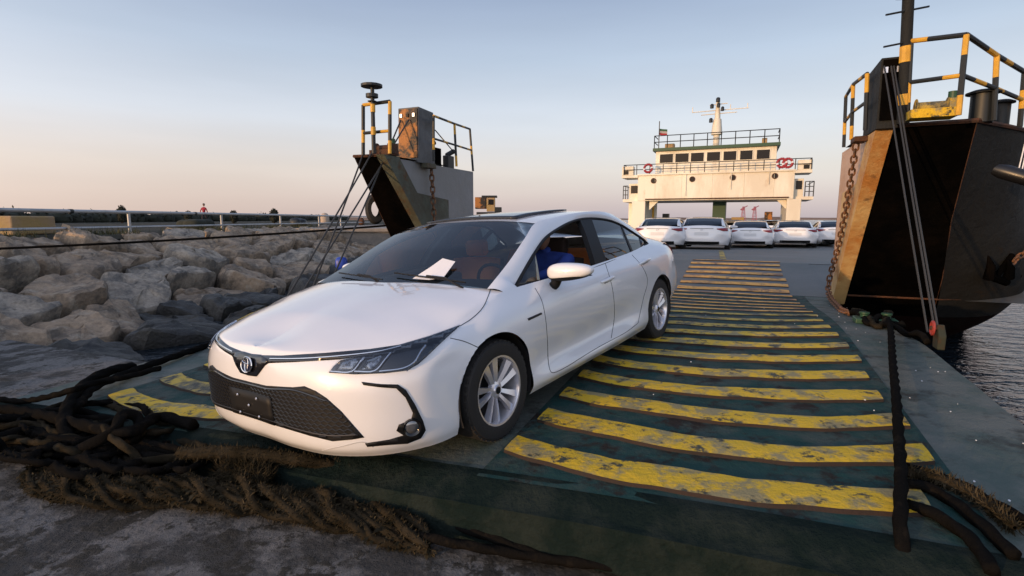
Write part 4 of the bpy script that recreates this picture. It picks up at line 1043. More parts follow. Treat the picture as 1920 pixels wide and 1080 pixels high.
def cable(name, a, b, r, sag, label, cat='cable', m=None, group=None):
    mb = MB(); mb.tube([V(a).lerp(V(b), k/16)-V((0, 0, sag*4*(k/16)*(1-k/16))) for k in range(17)], r, 7); return tag(mb.build(name, m or M['cable'], smooth=True), label, cat, group)
foot_r = [at(1748, 640), at(1752, 642), at(1757, 640)]
for k_, (u0, u, v) in enumerate(((1658, 1738, 634), (1671, 1753, 640), (1676, 1760, 642))):
    cable('hoisting_cable', hit_s(u0, 124, TW[1][0]-.04), at(u, v)+V((0, 0, .06)), .010, .02, 'grey steel wire running from the right bow tower down to the ramp pulley', 'cable', group='hoisting wires of the right tower')
fl = S(6.0, -6.2, .05)
for k_, (d, du) in enumerate(((4.02, -.18), (4.08, -.05), (4.13, .12), (4.18, .3))):
    cable('hoisting_cable', Pl(TW[-1][0]-.03, lerp(TW[-1][1], TW[-1][2], .2+.2*k_), TW[-1][3]-.25) if k_ % 2 else Pl(8.26, 4.05+.1*k_, 2.72), fl+AX*du*1.5+TX*du*.3, .015, .03, 'dark steel wire running from the left bow tower down to the ramp edge', 'cable', group='hoisting wires of the left tower')
cable('mooring_line', hit_y(-260, 476, 8.6), Pl(9.6, 4.55, 1.35), .022, .06, 'thin dark mooring line crossing in front of the rock embankment', 'rope', M['rope'])
def chain(pts, label, wire=.018, link=.085):
    P = spline([V(p) for p in pts], 12); L = sum((b-a).length for a, b in zip(P, P[1:])); n = int(L/(link*1.45)); P = resample(P, n+1)
    e = empty('chain', P[0], label=label, cat='chain')
    mb = MB(); rg = [V((cos(t)*link*.55, 0, sin(t)*link*(.62)+(.3*link if sin(t) > 0 else -.3*link))) for t in [2*pi*k/14 for k in range(15)]]
    mb.tube(rg, wire, 6, cap=False); base = None
    for i in range(n):
        d = (P[i+1]-P[i]).normalized(); M_ = d.to_track_quat('Z', 'Y').to_matrix().to_4x4() @ Matrix.Rotation(pi/2*(i % 2)+.3, 4, 'Z')
        M_ = Matrix.Translation(P[i].lerp(P[i+1], .5)-P[0]) @ M_
        if base is None: base = mb.build('link', M['chain'], e, smooth=True, M=M_)
        else: c = base.copy(); col.objects.link(c); c.parent = e; c.matrix_local = M_
chain([Pr(8.95, 3.70, 2.52), Pr(9.35, 3.72, 1.9), Pr(10.0, 3.74, 1.1), Pr(10.5, 3.70, .35), at(1574, 582)+V((0, 0, .03)), at(1590, 592)+V((0, 0, .04))], 'rusty heavy chain hanging down the sunlit orange inner side of the right bow tower', .014, .066)
chain([Pl(9.75, 3.72, 2.5), Pl(9.78, 3.71, 1.9), Pl(9.8, 3.70, 1.2), Pl(9.82, 3.7, .5)], 'rusty heavy chain hanging beside the grey wall of the left bow tower', .017, .08)
# padeye box over the right chain
mb = MB(); mb.box(Pr(8.88, 3.72, 2.56), (.16, .30, .07), Matrix.Rotation(-math.atan2(.395, .9187), 3, 'Z')); part(mb, 'padeye', M['rust'], bevel=.01)
mb = MB(); mb.box(Pl(9.65, 3.72, 2.56), (.16, .34, .10), Matrix.Rotation(-math.atan2(.395, .9187), 3, 'Z')); part(mb, 'padeye', M['post'], bevel=.01)
# pulley block at the ramp's right edge
pb = at(1752, 655); e = empty('pulley_block', pb, label='rusty pulley block with a red shackle at the right edge of the ramp', cat='pulley'); inv = Matrix.Translation(pb).inverted()
mb = MB(); mb.prism([pb+AX*-.07+V((0, 0, .01)), pb+AX*.07+V((0, 0, .01)), pb+AX*.09+V((0, 0, .14)), pb+V((0, 0, .24)), pb+AX*-.08+V((0, 0, .14))], TX*.06); o = mb.build('cheek', mat('block_green', (.035, .04, .028), .8, spec=.2, color2=(.06, .03, .015), mscale=8), e, bevel=.01); o.matrix_parent_inverse = inv
mb = MB(); c = pb+TX*-.03+V((0, 0, .2)); mb.tube([c+AX*.045*cos(t)+V((0, 0, .06*sin(t))) for t in [2*pi*k/16 for k in range(17)]], .013, 6, cap=False); o = mb.build('shackle', mat('shackle_red', (.30, .04, .03), .6), e, smooth=True); o.matrix_parent_inverse = inv
mb = MB(); mb.tube([c-TX*.02, c+TX*.07], .02, 8); o = mb.build('pin', M['rust'], e, smooth=True); o.matrix_parent_inverse = inv
# green bitts
gb = at(1640, 606); e = empty('bollard', gb, label='low green twin bollard on the ramp edge beside the rope bundle', cat='bollard'); inv = Matrix.Translation(gb).inverted()
R_ = Matrix.Rotation(-math.atan2(.395, .9187), 3, 'Z')
mb = MB(); mb.box(gb+V((0, 0, .03)), (.42, .22, .06), R_); o = mb.build('base', M['green'], e, bevel=.01); o.matrix_parent_inverse = inv
for q in (-.11, .11):
    mb = MB(); mb.lathe([(.0, .13), (.055, .125), (.055, .11), (.043, .10), (.043, .03)], gb+TX*q, 'z', 14); o = mb.build('post', M['green'], e, smooth=True); o.matrix_parent_inverse = inv
# anchor and the black fender on the right hull
ac, _an = HB.ray_cast(CO, ray(1858, 505))[:2]; ac = ac+(CO-ac).normalized()*.05; e = empty('anchor', ac, label='black stockless anchor stowed against the right hull side', cat='anchor'); inv = Matrix.Translation(ac).inverted()
def anc(mb, n, m=M['hull_black']): o = mb.build(n, m, e, smooth=True); o.matrix_parent_inverse = inv
nx = (_an if _an.dot(CO-ac) > 0 else -_an).normalized(); lx = nx.cross(V((0, 0, 1))).normalized(); lx = lx if lx.dot(V((1, 0, 0))) > 0 else -lx
mb = MB(); mb.tube([ac+nx*.10+V((0, 0, -.05)), ac+nx*.12+lx*.25+V((0, 0, .28))], [.045, .035], 8); anc(mb, 'shank')
mb = MB(); mb.tube([ac+nx*.14-lx*.26+V((0, 0, -.02)), ac+nx*.14+lx*.16+V((0, 0, -.14))], .06, 8); anc(mb, 'crown')
for a_, b_ in ((-lx*.26, V((0, 0, .36))-lx*.1), (lx*.16, V((0, 0, .30))-lx*.1)):
    mb = MB(); p0 = ac+nx*.16+a_+V((0, 0, -.06)); mb.tube([p0, p0+b_*.6+nx*.05, p0+b_+nx*.02], [.075, .055, .01], 8); anc(mb, 'fluke')
chain([ac+nx*.12+lx*.2+V((0, 0, .12)), ac+nx*.14+lx*.6+V((0, 0, .38)), ac+nx*.1+lx*1.2+V((0, 0, .7))], 'dark anchor chain running up the right hull side', .016, .07)
pf0 = hit_y(1868, 318, 6.6); pf1 = hit_y(1990, 352, 6.2)
mb = MB(); mb.tube([pf0+V((.03, 0, -.0)), pf0, pf0.lerp(pf1, .12), pf0.lerp(pf1, .9), pf1], [.03, .07, .088, .088, .05], 14); tag(mb.build('fender', mat('fender_rubber', (.01, .01, .011), .35), smooth=True), 'long black rubber fender hung at the right hull, cut by the frame', 'fender')
for q in range(3):
    cable('lanyard', pf0.lerp(pf1, .35+.05*q)+V((0, 0, .09)), hit_y(1925+6*q, 255, 6.5), .007, 0, 'thin white lanyard holding up the black rubber fender', 'rope', M['paper'], 'white lanyards of the fender')
def q_(u, v, h=0): return hit_z(u, v, QUAY+h)
# ropes on the ramp's right side
def on(u, v, h=0): p = at(u, v); return p+V((0, 0, h))
o = rope([on(1663, 606, .06), on(1668, 630, .09), on(1672, 700, .10), on(1678, 780, .11), on(1683, 860, .10), on(1686, 920, .10), q_(1690, 1010, .42), q_(1700, 1100, .25), q_(1740, 1300, .05)], .027, M['rope']); tag(o, 'thick dark mooring rope running down the right side of the ramp', 'rope')
for k_, (pts, r) in enumerate((([(1592, 590), (1610, 598), (1630, 612), (1650, 606), (1672, 612), (1690, 622)], .035), ([(1600, 585), (1622, 600), (1645, 618), (1668, 600), (1660, 590)], .03), ([(1650, 612), (1675, 625), (1700, 632), (1722, 640), (1740, 648)], .03))):
    o = rope([on(u, v, .03+.05*(i % 2)) for i, (u, v) in enumerate(pts)], r, M['rope_tan' if k_ == 1 else 'rope'])
    tag(o, ('dark rope bundled on the ramp edge left of the green bollard', 'brown rope loop lying over the dark bundle near the green bollard', 'dark rope trailing from the bundle to the pulley block')[k_], 'rope')
rr = random.Random(11)
# mooring ropes heaped on the quay and the ramp's left corner
def q_(u, v, h=0): return hit_z(u, v, QUAY+h)
heap = [
 ([on(640, 655, .03) if False else on(395, 650, .03), on(340, 672, .05), on(280, 695, .06), on(225, 720, .08), on(180, 745, .1), q_(130, 770, .2), q_(60, 800, .1), q_(-60, 812, .06)], .05, 'rope', 'long dark hawser trailing along the left edge of the ramp'),
 ([on(250, 700, .08), on(205, 722, .14), on(160, 752, .15), q_(120, 800, .22), q_(150, 850, .12), q_(230, 868, .08), q_(330, 856, .08)], .06, 'rope', 'thickest black hawser bending down over the ramp corner'),
 ([q_(-80, 760, .08), q_(20, 768, .12), q_(90, 780, .2), q_(170, 800, .26), q_(240, 812, .28), on(300, 800, .08), on(365, 812, .06)], .055, 'rope', 'black hawser crossing the rope heap towards the ramp'),
 ([q_(-80, 830, .05), q_(10, 838, .06), q_(80, 852, .1), q_(160, 838, .2), q_(215, 806, .3), q_(232, 778, .34), q_(258, 782, .3), q_(252, 822, .22), q_(205, 850, .12)], .05, 'rope', 'black rope looped upright in the middle of the heap'),
 ([q_(-60, 795, .04), q_(40, 800, .1), q_(110, 822, .14), q_(190, 838, .16), q_(270, 842, .16), q_(360, 850, .16), q_(440, 858, .14), q_(520, 862, .12)], .045, 'rope', 'dark rope lying low across the front of the heap'),
 ([q_(195, 800, .3), q_(212, 822, .26), q_(240, 842, .22), q_(262, 866, .14), q_(262, 885, .1)], .035, 'rope_tan', 'pale brown rope end curling out of the heap'),
 ([q_(90, 838, .16), q_(110, 824, .2), q_(140, 820, .2), q_(160, 830, .15)], .035, 'rope_tan', 'short pale rope bight on the left of the heap'),
 ([q_(-60, 872, .03), q_(-10, 860, .04), q_(20, 850, .05), q_(60, 862, .05), q_(140, 874, .05), q_(240, 880, .06)], .03, 'rope', 'thin dark rope at the lower left of the heap'),
 ([q_(-40, 740, .05), q_(30, 752, .08), q_(85, 745, .2), q_(140, 730, .3), q_(185, 716, .3), q_(240, 706, .3), q_(300, 690, .3)], .035, 'rope', 'thin black rope stretched over the ramp corner'),
]
for pts, r, m, lb in heap:
    tag(rope(pts, r*.72, M[m]), lb, 'rope')
HEAP = []
for k_ in range(26):                # tangled middle of the heap
    c = V((rr.uniform(20, 330), rr.uniform(765, 870), 0)); a0 = rr.uniform(0, 6); pts = []
    for j in range(9):
        a = a0+j*.8; pts.append(q_(c.x+cos(a)*rr.uniform(35, 100), c.y+sin(a)*rr.uniform(10, 34), rr.uniform(.04, .20)))
    _r = rope(pts, rr.uniform(.018, .034), M['rope'] if k_ % 5 else M['rope_tan']); tag(_r, 'dark rope coiled in the tangled heap at the left of the quay', 'rope', 'coils of the dark rope heap'); HEAP.append((_r, pts))
# hairy rope fender along the ramp's lip, with fraying
def hairy(pts, r, label, dens=900, L=.05, name='rope_fender'):
    P = spline([V(p) for p in pts], 10); n = 220; P = resample(P, n); mb = MB(); rings = []
    for i, p in enumerate(P):
        t = (P[min(i+1, n-1)]-P[max(i-1, 0)]).normalized(); a = V((0, 0, 1)).cross(t).normalized(); b = t.cross(a)
        tp = min(1, (i+1)/9, (n-i)/9)**.6; rings.append([p+(a*cos(q)+b*sin(q))*r*tp*(1+.22*noise.noise(V((p.x*9, p.y*9, q*1.4)))+.12*noise.noise(V((p.x*30, p.y*30, q*3)))) for q in [2*pi*k/14 for k in range(14)]])
    mb.grid(rings, True); e = mb.build(name, M['rope_tan'], smooth=True, ang=180); tag(e, label, 'rope fender')
    f = MB()
    for _ in range(dens):
        i = rr.randrange(1, n-1); c = rings[i][rr.randrange(14)]; o_ = (c-P[i]).normalized()
        d = (o_+V((rr.gauss(0, .6), rr.gauss(0, .6), rr.gauss(0, .5)))).normalized()*rr.uniform(.3, 1)*L; w = d.cross(V((rr.random(), rr.random(), rr.random()))).normalized()*.0022
        m_ = c+d*.5+V((0, 0, -.2*L))*rr.random(); f.add([c-w, c+w, m_+w, c+d, m_-w], [(0, 1, 2, 4), (4, 2, 3)])
    f.build('fibres', M['fibre'], e, kind='stuff')
    return e
lipfen = empty('rope_fender', q_(400, 915, 0), label='thick hairy bundle of old rope lying on the quay before the ramp lip', cat='rope fender')
base = [q_(66, 885, .07), q_(110, 905, .08), q_(220, 915, .10), q_(340, 915, .11), q_(450, 925, .10), q_(560, 945, .08), q_(690, 975, .06), q_(800, 1010, .05)]
bp_ = resample(spline(base, 6), 30)
for k_ in range(11):
    ph = k_*2.4; R0_ = .045+.06*((k_*7) % 5)/5
    pp_ = [p+V((rr.uniform(-.03, .03), cos(ph+i*(.5+.1*(k_ % 3)))*R0_*1.35, sin(ph+i*(.5+.1*(k_ % 3)))*R0_*.75+rr.uniform(-.02, .02)-.01)) for i, p in enumerate(bp_)]
    if k_ % 3 == 0:
        o = rope(pp_, .021, M['rope_tan'], name='strand'); f = MB(); Pq = resample(pp_, 200)
        for _ in range(2200):
            c = rr.choice(Pq); d = V((rr.gauss(0, 1), rr.gauss(0, 1), rr.gauss(0, .8))).normalized()*rr.uniform(.03, .055); w = d.cross(V((rr.random(), rr.random(), rr.random()))).normalized()*.0015
            f.add([c-w, c+w, c+d*.6+V((rr.gauss(0, .008), 0, 0)), c+d+V((0, rr.gauss(0, .015), -.01))], [(0, 1, 2), (0, 2, 3)])
        f.build('fibres', M['fibre'], o, kind='stuff')
    else:
        o = hairy(pp_, .022, None, 2200, .035, 'strand')
        if 'category' in o: del o['category']
    o.parent = lipfen; o.matrix_parent_inverse = Matrix.Translation(-q_(400, 915, 0))
for k_, pts in enumerate(([(700, 985), (820, 1012), (980, 1040), (1150, 1062), (1400, 1090)], [(760, 960), (900, 1000), (1050, 1050), (1250, 1060), (1500, 1100)])):
    tag(rope([q_(u, v, .06+.03*(i % 2)) for i, (u, v) in enumerate(pts)], .024, M['rope']), ('dark rope leading right from the hairy bundle, the nearer one', 'dark rope leading right from the hairy bundle, the one by the lip')[k_], 'rope')
hairy([q_(330, 850, .22), q_(430, 848, .25), q_(520, 856, .25), q_(600, 868, .22), q_(680, 890, .16), q_(735, 915, .08)], .04, 'slim brown hairy rope on top of the ramp lip fender', 1500, .04)
hairy([q_(640, 905, .06), q_(680, 915, .09), q_(720, 930, .07), q_(745, 948, .04)], .08, 'frayed pale rope end beside the coil under the bumper', 2600, .11)
hairy([q_(420, 885, .12), q_(470, 895, .14), q_(510, 905, .1)], .07, 'bushy greenish rope tangle left of the coil', 2200, .10)
hairy([on(1900, 1010, .05), on(1850, 960, .04), on(1790, 925, .04), on(1730, 905, .04), on(1695, 900, .04)], .026, 'hairy dark rope at the lower right corner of the ramp', 900, .05)
cc = q_(580, 905, 0)
for k_ in range(3):
    tag(rope([cc+V((cos(t)*(.24-.05*k_), sin(t)*(.13-.02*k_), .05+.05*k_+.01*sin(t*3))) for t in [2*pi*j/14 for j in range(14)]], .035, M['rope']), ('lowest turn of the small dark rope coil under the bumper', 'middle turn of the small dark rope coil under the bumper', 'top turn of the small dark rope coil under the bumper')[k_], 'rope')
for k_, pts in enumerate(([(1700, 890), (1745, 905), (1800, 925), (1860, 960), (1930, 1000)], [(1690, 920), (1740, 930), (1790, 960), (1850, 1010), (1900, 1060)], [(1700, 960), (1760, 985), (1820, 1030), (1860, 1090)])):
    tag(rope([on(u, v, .04) for i, (u, v) in enumerate(pts)], .026, M['rope']), ('upper dark rope at the lower right corner of the ramp', 'middle dark rope at the lower right corner of the ramp', 'lower dark rope at the lower right corner of the ramp')[k_], 'rope')
for _r, pts in HEAP:
    P = resample(spline(pts, 8), 60); f = MB()
    for _ in range(420):
        c = rr.choice(P); d = V((rr.gauss(0, 1), rr.gauss(0, 1), rr.gauss(0, .8))).normalized()*rr.uniform(.03, .055); w = d.cross(V((rr.random(), rr.random(), rr.random()))).normalized()*.0016
        f.add([c-w, c+w, c+d], [(0, 1, 2)])
    f.build('fibres', M['fibre'], _r, kind='stuff')
# specks of litter on the ramp's right margin
sp = MB(); rs = random.Random(5)
for _ in range(60):
    s_, t = rs.uniform(3, 9.5), rs.uniform(1.08, 1.6) if rs.random() < .75 else rs.uniform(-1.2, 1.0); r = rs.uniform(.002, .0065); z = Zr(s_, t)+.01 if t > 1.06 else Zr(s_, t)+.03
    a = rs.uniform(0, 6); pts = [S(s_+r*cos(a+q*1.26)*1.5, t+r*sin(a+q*1.26), z) for q in range(5)]
    sp.prism(pts, (0, 0, .004))
tag(sp.build('shell_litter', M['paper']), 'white specks of shell and paint scattered on the ramp plate', 'litter', kind='stuff')

# --- bridge house at the stern
SB = 42.8
def B(u, v, ds=0): return hit_s(u, v, SB) + AX*ds
def bt(u, v): return st(B(u, v))[1], st(B(u, v))[2]
def slab(name, u0, v0, u1, v1, depth, m, parent=None, ds=0, bevel=0):
    """block whose front face, seen at the bridge front, spans the photo points (u0, v0) top-left to (u1, v1) bottom-right"""
    t0, z1 = bt(u0, v0); t1, z0 = bt(u1, v1); mb = MB()
    mb.hexa([S(SB+ds, t0, z0), S(SB+ds, t1, z0), S(SB+ds+depth, t1, z0), S(SB+ds+depth, t0, z0), S(SB+ds, t0, z1), S(SB+ds, t1, z1), S(SB+ds+depth, t1, z1), S(SB+ds+depth, t0, z1)])
    return part(mb, name, m, parent, bevel=bevel)
tL, tR = bt(1196, 350)[0], bt(1489, 350)[0]
zdeck = bt(1342, 325)[1]; zund = bt(1343, 375)[1]; zroof = bt(1342, 276)[1]; zfl = Zr(SB, 0)
def box_t(name, t0, t1, z0, z1, depth, m, parent=None, ds=0, bevel=0):
    mb = MB(); mb.hexa([S(SB+ds, t0, z0), S(SB+ds, t1, z0), S(SB+ds+depth, t1, z0), S(SB+ds+depth, t0, z0), S(SB+ds, t0, z1), S(SB+ds, t1, z1), S(SB+ds+depth, t1, z1), S(SB+ds+depth, t0, z1)])
    return part(mb, name, m, parent, bevel=bevel)
W_ = tR-tL
house = box_t('bridge_house', tL, tR, zund, zdeck, 6.5, M['ship_white'], bevel=.03)
wl = bt(1226, 300)[0]; wr_ = bt(1457, 300)[0]
wheelh = box_t('wheelhouse', wl, wr_, zdeck, zroof, 5.0, M['ship_white'], ds=.9, bevel=.03)
box_t('roof_edge', wl-.2, wr_+.2, zroof, zroof+.22, 5.6, M['green'], ds=.6)
box_t('deck_edge', tL-.05, tR+.05, zdeck-.0, zdeck+.10, 6.6, M['ship_white'], ds=-.12)
# legs: left and right, and the dark casing in the middle
for t0, t1 in ((bt(1184, 400)[0], bt(1209, 400)[0]), (bt(1474, 400)[0], bt(1501, 400)[0])):
    box_t('side_leg', t0, t1, zfl-.5, zund+.002, 6.4, M['ship_white'], ds=.02, bevel=.03)
box_t('side_casing', bt(1193, 400)[0]-.9, bt(1193, 400)[0]-.1, zfl-.5, zund-.1, 4, M['ship_white'], ds=1.5)
for u in (1217, 1222):
    mb = MB(); t_ = bt(u, 400)[0]; mb.tube([S(SB+2, t_, zfl), S(SB+2, t_, zund)], .09, 8); part(mb, 'stanchion', M['ship_white' if u == 1222 else 'rail_yellow'])
box_t('engine_casing', bt(1331, 400)[0], bt(1357, 400)[0], zfl-.4, zund-.002, 2.5, M['green'], ds=3.5)
mb = MB()
for t0, t1, d in ((bt(1215, 400)[0], bt(1232, 400)[0], 1), (bt(1474, 400)[0], bt(1455, 400)[0], 1)):
    mb.prism([S(SB+.5, t0, zund-.02), S(SB+.5, t1, zund-.02), S(SB+.5, t0, zund-.7)], AX*.15)
part(mb, 'knee_bracket', M['ship_white'])
for u, v in ((1225.5, 339), (1298, 336), (1374, 333), (1453, 330)):
    c = B(u, v); mb = MB(); Rm = (-AX).to_track_quat('Z', 'Y').to_matrix()
    mb.lathe([(.21, -.01), (.21, .05), (.15, .05), (.15, .02)], c, 'z', 16, Rm); w_ = part(mb, 'porthole', M['rust'])
    mb = MB(); mb.lathe([(.155, .022), (0, .022)], c, 'z', 16, Rm); part(mb, 'pane', M['winglass'], w_)
for k_ in range(7):
    u0, u1 = ((1236, 1261), (1265, 1291), (1294, 1320), (1324, 1351), (1355, 1382), (1386, 1413), (1417, 1446))[k_]
    t0, t1 = bt(u0, 290)[0], bt(u1, 290)[0]; t0 = t0*(SB+.9)/SB+0; t1 = t1+0; z1 = bt(1342, 280.5)[1]; z0 = bt(1342, 301)[1]
    fr = box_t('window', t0, t1, z0, z1, .06, M['ship_white'], wheelh, ds=.86)
    box_t('pane', t0+.07, t1-.07, z0+.07, z1-.07, .03, M['winglass'], wheelh, ds=.84)
mb = MB(); mb.tube([S(SB-.07, tL+.6, zund+.12), S(SB-.07, tR-.3, zund+.12)], .05, 6); part(mb, 'pipe', M['rust'], house)
for f_, l_ in ((.33, 1.6), (.62, 1.2), (.85, .9)):
    mb = MB(); t_ = lerp(tL, tR, f_); mb.tube([S(SB-.06, t_, zdeck-.02), S(SB-.06, t_, zdeck-l_)], .035, 6); part(mb, 'drain_pipe', M['ship_white'], house)
for f_ in (.12, .3, .5, .7, .88):
    mb = MB(); t_ = lerp(tL, tR, f_); mb.tube([S(SB-.012, t_, zund+.2), S(SB-.012, t_, zdeck-.02)], .02, 4); part(mb, 'weld_seam', M['ship_white'], house)
# wings and side platforms
for q, u0, u1, v0, v1 in ((-1, 1166, 1196, 331, 336), (1, 1489, 1523, 318, 323)):
    t0, z1 = bt(u0, v0 if q < 0 else v0); t1, _ = bt(u1, v1)
    wg = box_t('bridge_wing', t0, t1, zdeck-.15, zdeck+.05, 2.2, M['ship_white'], ds=-.05)
    te_ = t0 if q < 0 else t1; box_t('wing_console', te_-.0 if q < 0 else te_-.9, te_+.9 if q < 0 else te_, zdeck+.05, zdeck+.75, .6, M['ship_white'], ds=0, bevel=.04)
    box_t('wing_lamp', te_+.15 if q < 0 else te_-.55, te_+.5 if q < 0 else te_-.2, zdeck+.12, zdeck+.4, .05, M['black'], ds=-.06)
for q, ua, ub, va, vb in ((-1, 1177, 1195, 344, 373), (1, 1490, 1507, 334, 368)):
    t0, z1 = bt(ua, va); t1, z0 = bt(ub, vb); bx = box_t('side_house', t0, t1, z0, z1, 4.5, M['ship_white'], ds=.6)
    box_t('window', t0+.15, t1-.1, z1-.75, z1-.15, .04, M['winglass'], bx, ds=.57)
    tp = bt(1166 if q < 0 else 1526, 372)[0]
    box_t('side_platform', min(t0, tp), max(t1, tp), z0-.22, z0, 4.8, M['ship_white'], ds=.4)
    rt = [S(SB+.5, tp, z0+1.05), S(SB+.5, lerp(tp, t0 if q < 0 else t1, .85), z0+1.05)]
    o = None
    for p in (rt[0], rt[1], rt[0].lerp(rt[1], .5)):
        mb = MB(); mb.tube([p, p-V((0, 0, 1.05))], .035, 6); o2 = part(mb, 'rail_post' if o else 'platform_railing', M['rail_black'], o); o = o or o2
    for h_ in (0, .35, .7): mb = MB(); mb.tube([rt[0]-V((0, 0, h_)), rt[1]-V((0, 0, h_))], .03, 6); part(mb, 'rail', M['rail_black'], o)
    for h_ in (0,): mb = MB(); mb.tube([rt[0], rt[0]+AX*4], .03, 6); part(mb, 'rail', M['rail_black'], o)
def thinrail(t0, t1, zb, h, n, ds, r=.032, mids=(.5,), name='deck_railing', mm=None):
    mm = mm or M['rail_black']; root = None
    for k in range(n+1):
        t = lerp(t0, t1, k/n); mb = MB(); mb.tube([S(SB+ds, t, zb), S(SB+ds, t, zb+h)], r, 6); o = part(mb, 'rail_post' if root else name, mm, root); root = root or o
    for f in (1,)+tuple(mids): mb = MB(); mb.tube([S(SB+ds, t0, zb+h*f), S(SB+ds, t1, zb+h*f)], r, 6); part(mb, 'rail', mm, root)
    for t in (t0, t1):
        for f in (1,)+tuple(mids): mb = MB(); mb.tube([S(SB+ds, t, zb+h*f), S(SB+ds+1.8, t, zb+h*f)], r, 6); part(mb, 'rail', mm, root)
thinrail(bt(1170, 330)[0], bt(1521, 318)[0], zdeck+.08, .75, 13, -.08)
thinrail(wl-.1, wr_+.1, zroof+.2, .95, 9, .65, .034, name='roof_railing', mm=M['hull_grey'])
for t0, t1, h_ in ((bt(1242, 270)[0], bt(1260, 270)[0], .4), (bt(1430, 262)[0], bt(1440, 262)[0], .45)):
    box_t('roof_box', t0, t1, zroof+.22, zroof+.22+h_, .6, M['yblock'], ds=1.4, bevel=.03)
# mast with lamps and radar
tm = bt(1340, 260)[0]; sm_ = SB+2.5; k_ = (SB+2.5)/SB
mb = MB(); zb = zroof+.2
mb.tube([S(sm_, tm, zb), S(sm_, tm, zb+1.0), S(sm_, tm, zb+1.05), S(sm_, tm, zb+2.2), S(sm_, tm, zb+2.25), S(sm_, tm, zb+3.6)], [.24, .24, .42, .30, .22, .13], 12); ms = part(mb, 'signal_mast', M['ship_white'], smooth=True)
for zz_, dt_, r_ in ((3.6, 0, .16), (3.15, -.42, .14), (2.9, .35, .12), (2.1, -.45, .14), (3.2, .05, .13)):
    mb = MB(); c = S(sm_-.25, tm+dt_, zb+zz_); mb.lathe([(0, -.16), (r_, -.14), (r_, .1), (r_*.6, .18), (0, .2)], c, 'z', 10); part(mb, 'mast_lamp', M['rail_black'], ms, smooth=True)
for zz_, l in ((2.85, 1.9), (2.6, 1.2), (3.3, .6)):
    mb = MB(); mb.tube([S(sm_, tm-l, zb+zz_), S(sm_, tm+l*1.15, zb+zz_+.05)], .035, 6); part(mb, 'yard', M['ship_white'], ms)
for l in (-1.85, 2.1, .9): mb = MB(); mb.tube([S(sm_, tm+l, zb+2.85), S(sm_, tm+l, zb+3.25)], .03, 6); part(mb, 'aerial', M['ship_white'], ms)
# flag
tf = bt(1233, 250)[0]; zf = bt(1233, 277)[1]; zf1 = bt(1233, 224)[1]
mb = MB(); mb.tube([S(SB+.8, tf, zf-.1), S(SB+.8, tf, zf1)], .035, 6); fp = part(mb, 'flagpole', M['rail_black'])
za, zb_ = bt(1233, 238)[1], bt(1233, 250)[1]
for k_, (c_, nm) in enumerate((((.03, .10, .05), 'green'), ((.35, .33, .33), 'white'), ((.30, .02, .03), 'red'))):
    mb = MB(); z1 = lerp(za, zb_, k_/3); z0 = lerp(za, zb_, (k_+1)/3); g = [[S(SB+.8+.08*sin(x*5), tf+x*.62, lerp(z0, z1, q)-x*.12) for q in (0, 1)] for x in [j/8 for j in range(9)]]; mb.grid(g)
    o = part(mb, 'flag_band', mat('flag_'+nm, c_, .8), fp, smooth=True)
# lifebuoys
for u, v, lb in ((1216, 316, 'red and white lifebuoy on the left end of the bridge railing'), (1466, 306, 'red lifebuoy by the wheelhouse, left one of the pair'), (1477, 306, 'red lifebuoy by the wheelhouse, right one of the pair')):
    c = B(u, v, -.15); mb = MB(); 
    for k in range(16):
        a0, a1 = 2*pi*k/16, 2*pi*(k+1)/16; mb.cur = 1 if k % 8 == 0 else 0
        mb.tube([c+TX*.30*cos(a0)+V((0, 0, .30*sin(a0))), c+TX*.30*cos(a1)+V((0, 0, .30*sin(a1)))], .09, 8, cap=False)
    tag(mb.build('lifebuoy', [M['red'], M['paper']], smooth=True), lb, 'lifebuoy')
# far deck clutter behind the cars
for u0, v0, u1, v1, m, lb in ((1232, 400, 1244, 416, M['rail_black'], 'dark box on posts beside the left leg of the bridge'), (1437, 396, 1452, 406, M['tower_rust'], 'rusty deck locker beneath the bridge on the right'), (1370, 407, 1395, 418, M['yblock'], 'tan crate behind the parked cars under the bridge')):
    t0, z1 = bt(u0, v0); t1, z0 = bt(u1, v1); mb = MB(); z0 = zfl; f_ = 1.06
    mb.hexa([S(SB+3, t0, z0), S(SB+3, t1, z0), S(SB+3.6, t1, z0), S(SB+3.6, t0, z0), S(SB+3, t0, z1), S(SB+3, t1, z1), S(SB+3.6, t1, z1), S(SB+3.6, t0, z1)])
    tag(mb.build('deck_box', m, bevel=.02), lb, 'box')
# stern rail and rusty bulwark under the bridge
mb = MB(); t0, t1 = bt(1360, 400)[0], bt(1474, 400)[0]
mb.prism([S(52, t0-1, zfl), S(52, t1+1.5, zfl), S(52, t1+1.5, zfl+.9), S(52, t0-1, zfl+.5)], AX*.1); part(mb, 'stern_bulwark', M['tower_rust'])
# deck crane cab beyond the left tower
p0 = hit_y(917, 411, 24); e = empty('deck_crane', V((p0.x, 24, Zr(24, -3))), label='small orange and black deck crane cab right of the left bow tower', cat='crane'); gx = p0.x
def cb(n, x0, x1, z0, z1, m, d=.6): mb = MB(); mb.box((( x0+x1)/2-gx, 0, (z0+z1)/2-Zr(24, -3)), (x1-x0, d, z1-z0)); mb.build(n, m, e, bevel=.02)
def XX(u): return (u-960)/1000*24.3
def ZZ(v): return EYE+(411-v)/1000*24
cb('base', XX(896), XX(938), Zr(24, -3), ZZ(398), M['rail_black'], 1.0); cb('housing', XX(893), XX(913), ZZ(392), ZZ(371), M['tower_rust']); cb('cab', XX(914), XX(929), ZZ(397), ZZ(372), M['yblock']); cb('cab_roof', XX(905), XX(933), ZZ(371.5), ZZ(368), M['rail_black']); cb('counterweight', XX(928), XX(941), ZZ(398), ZZ(389), M['rail_black'])
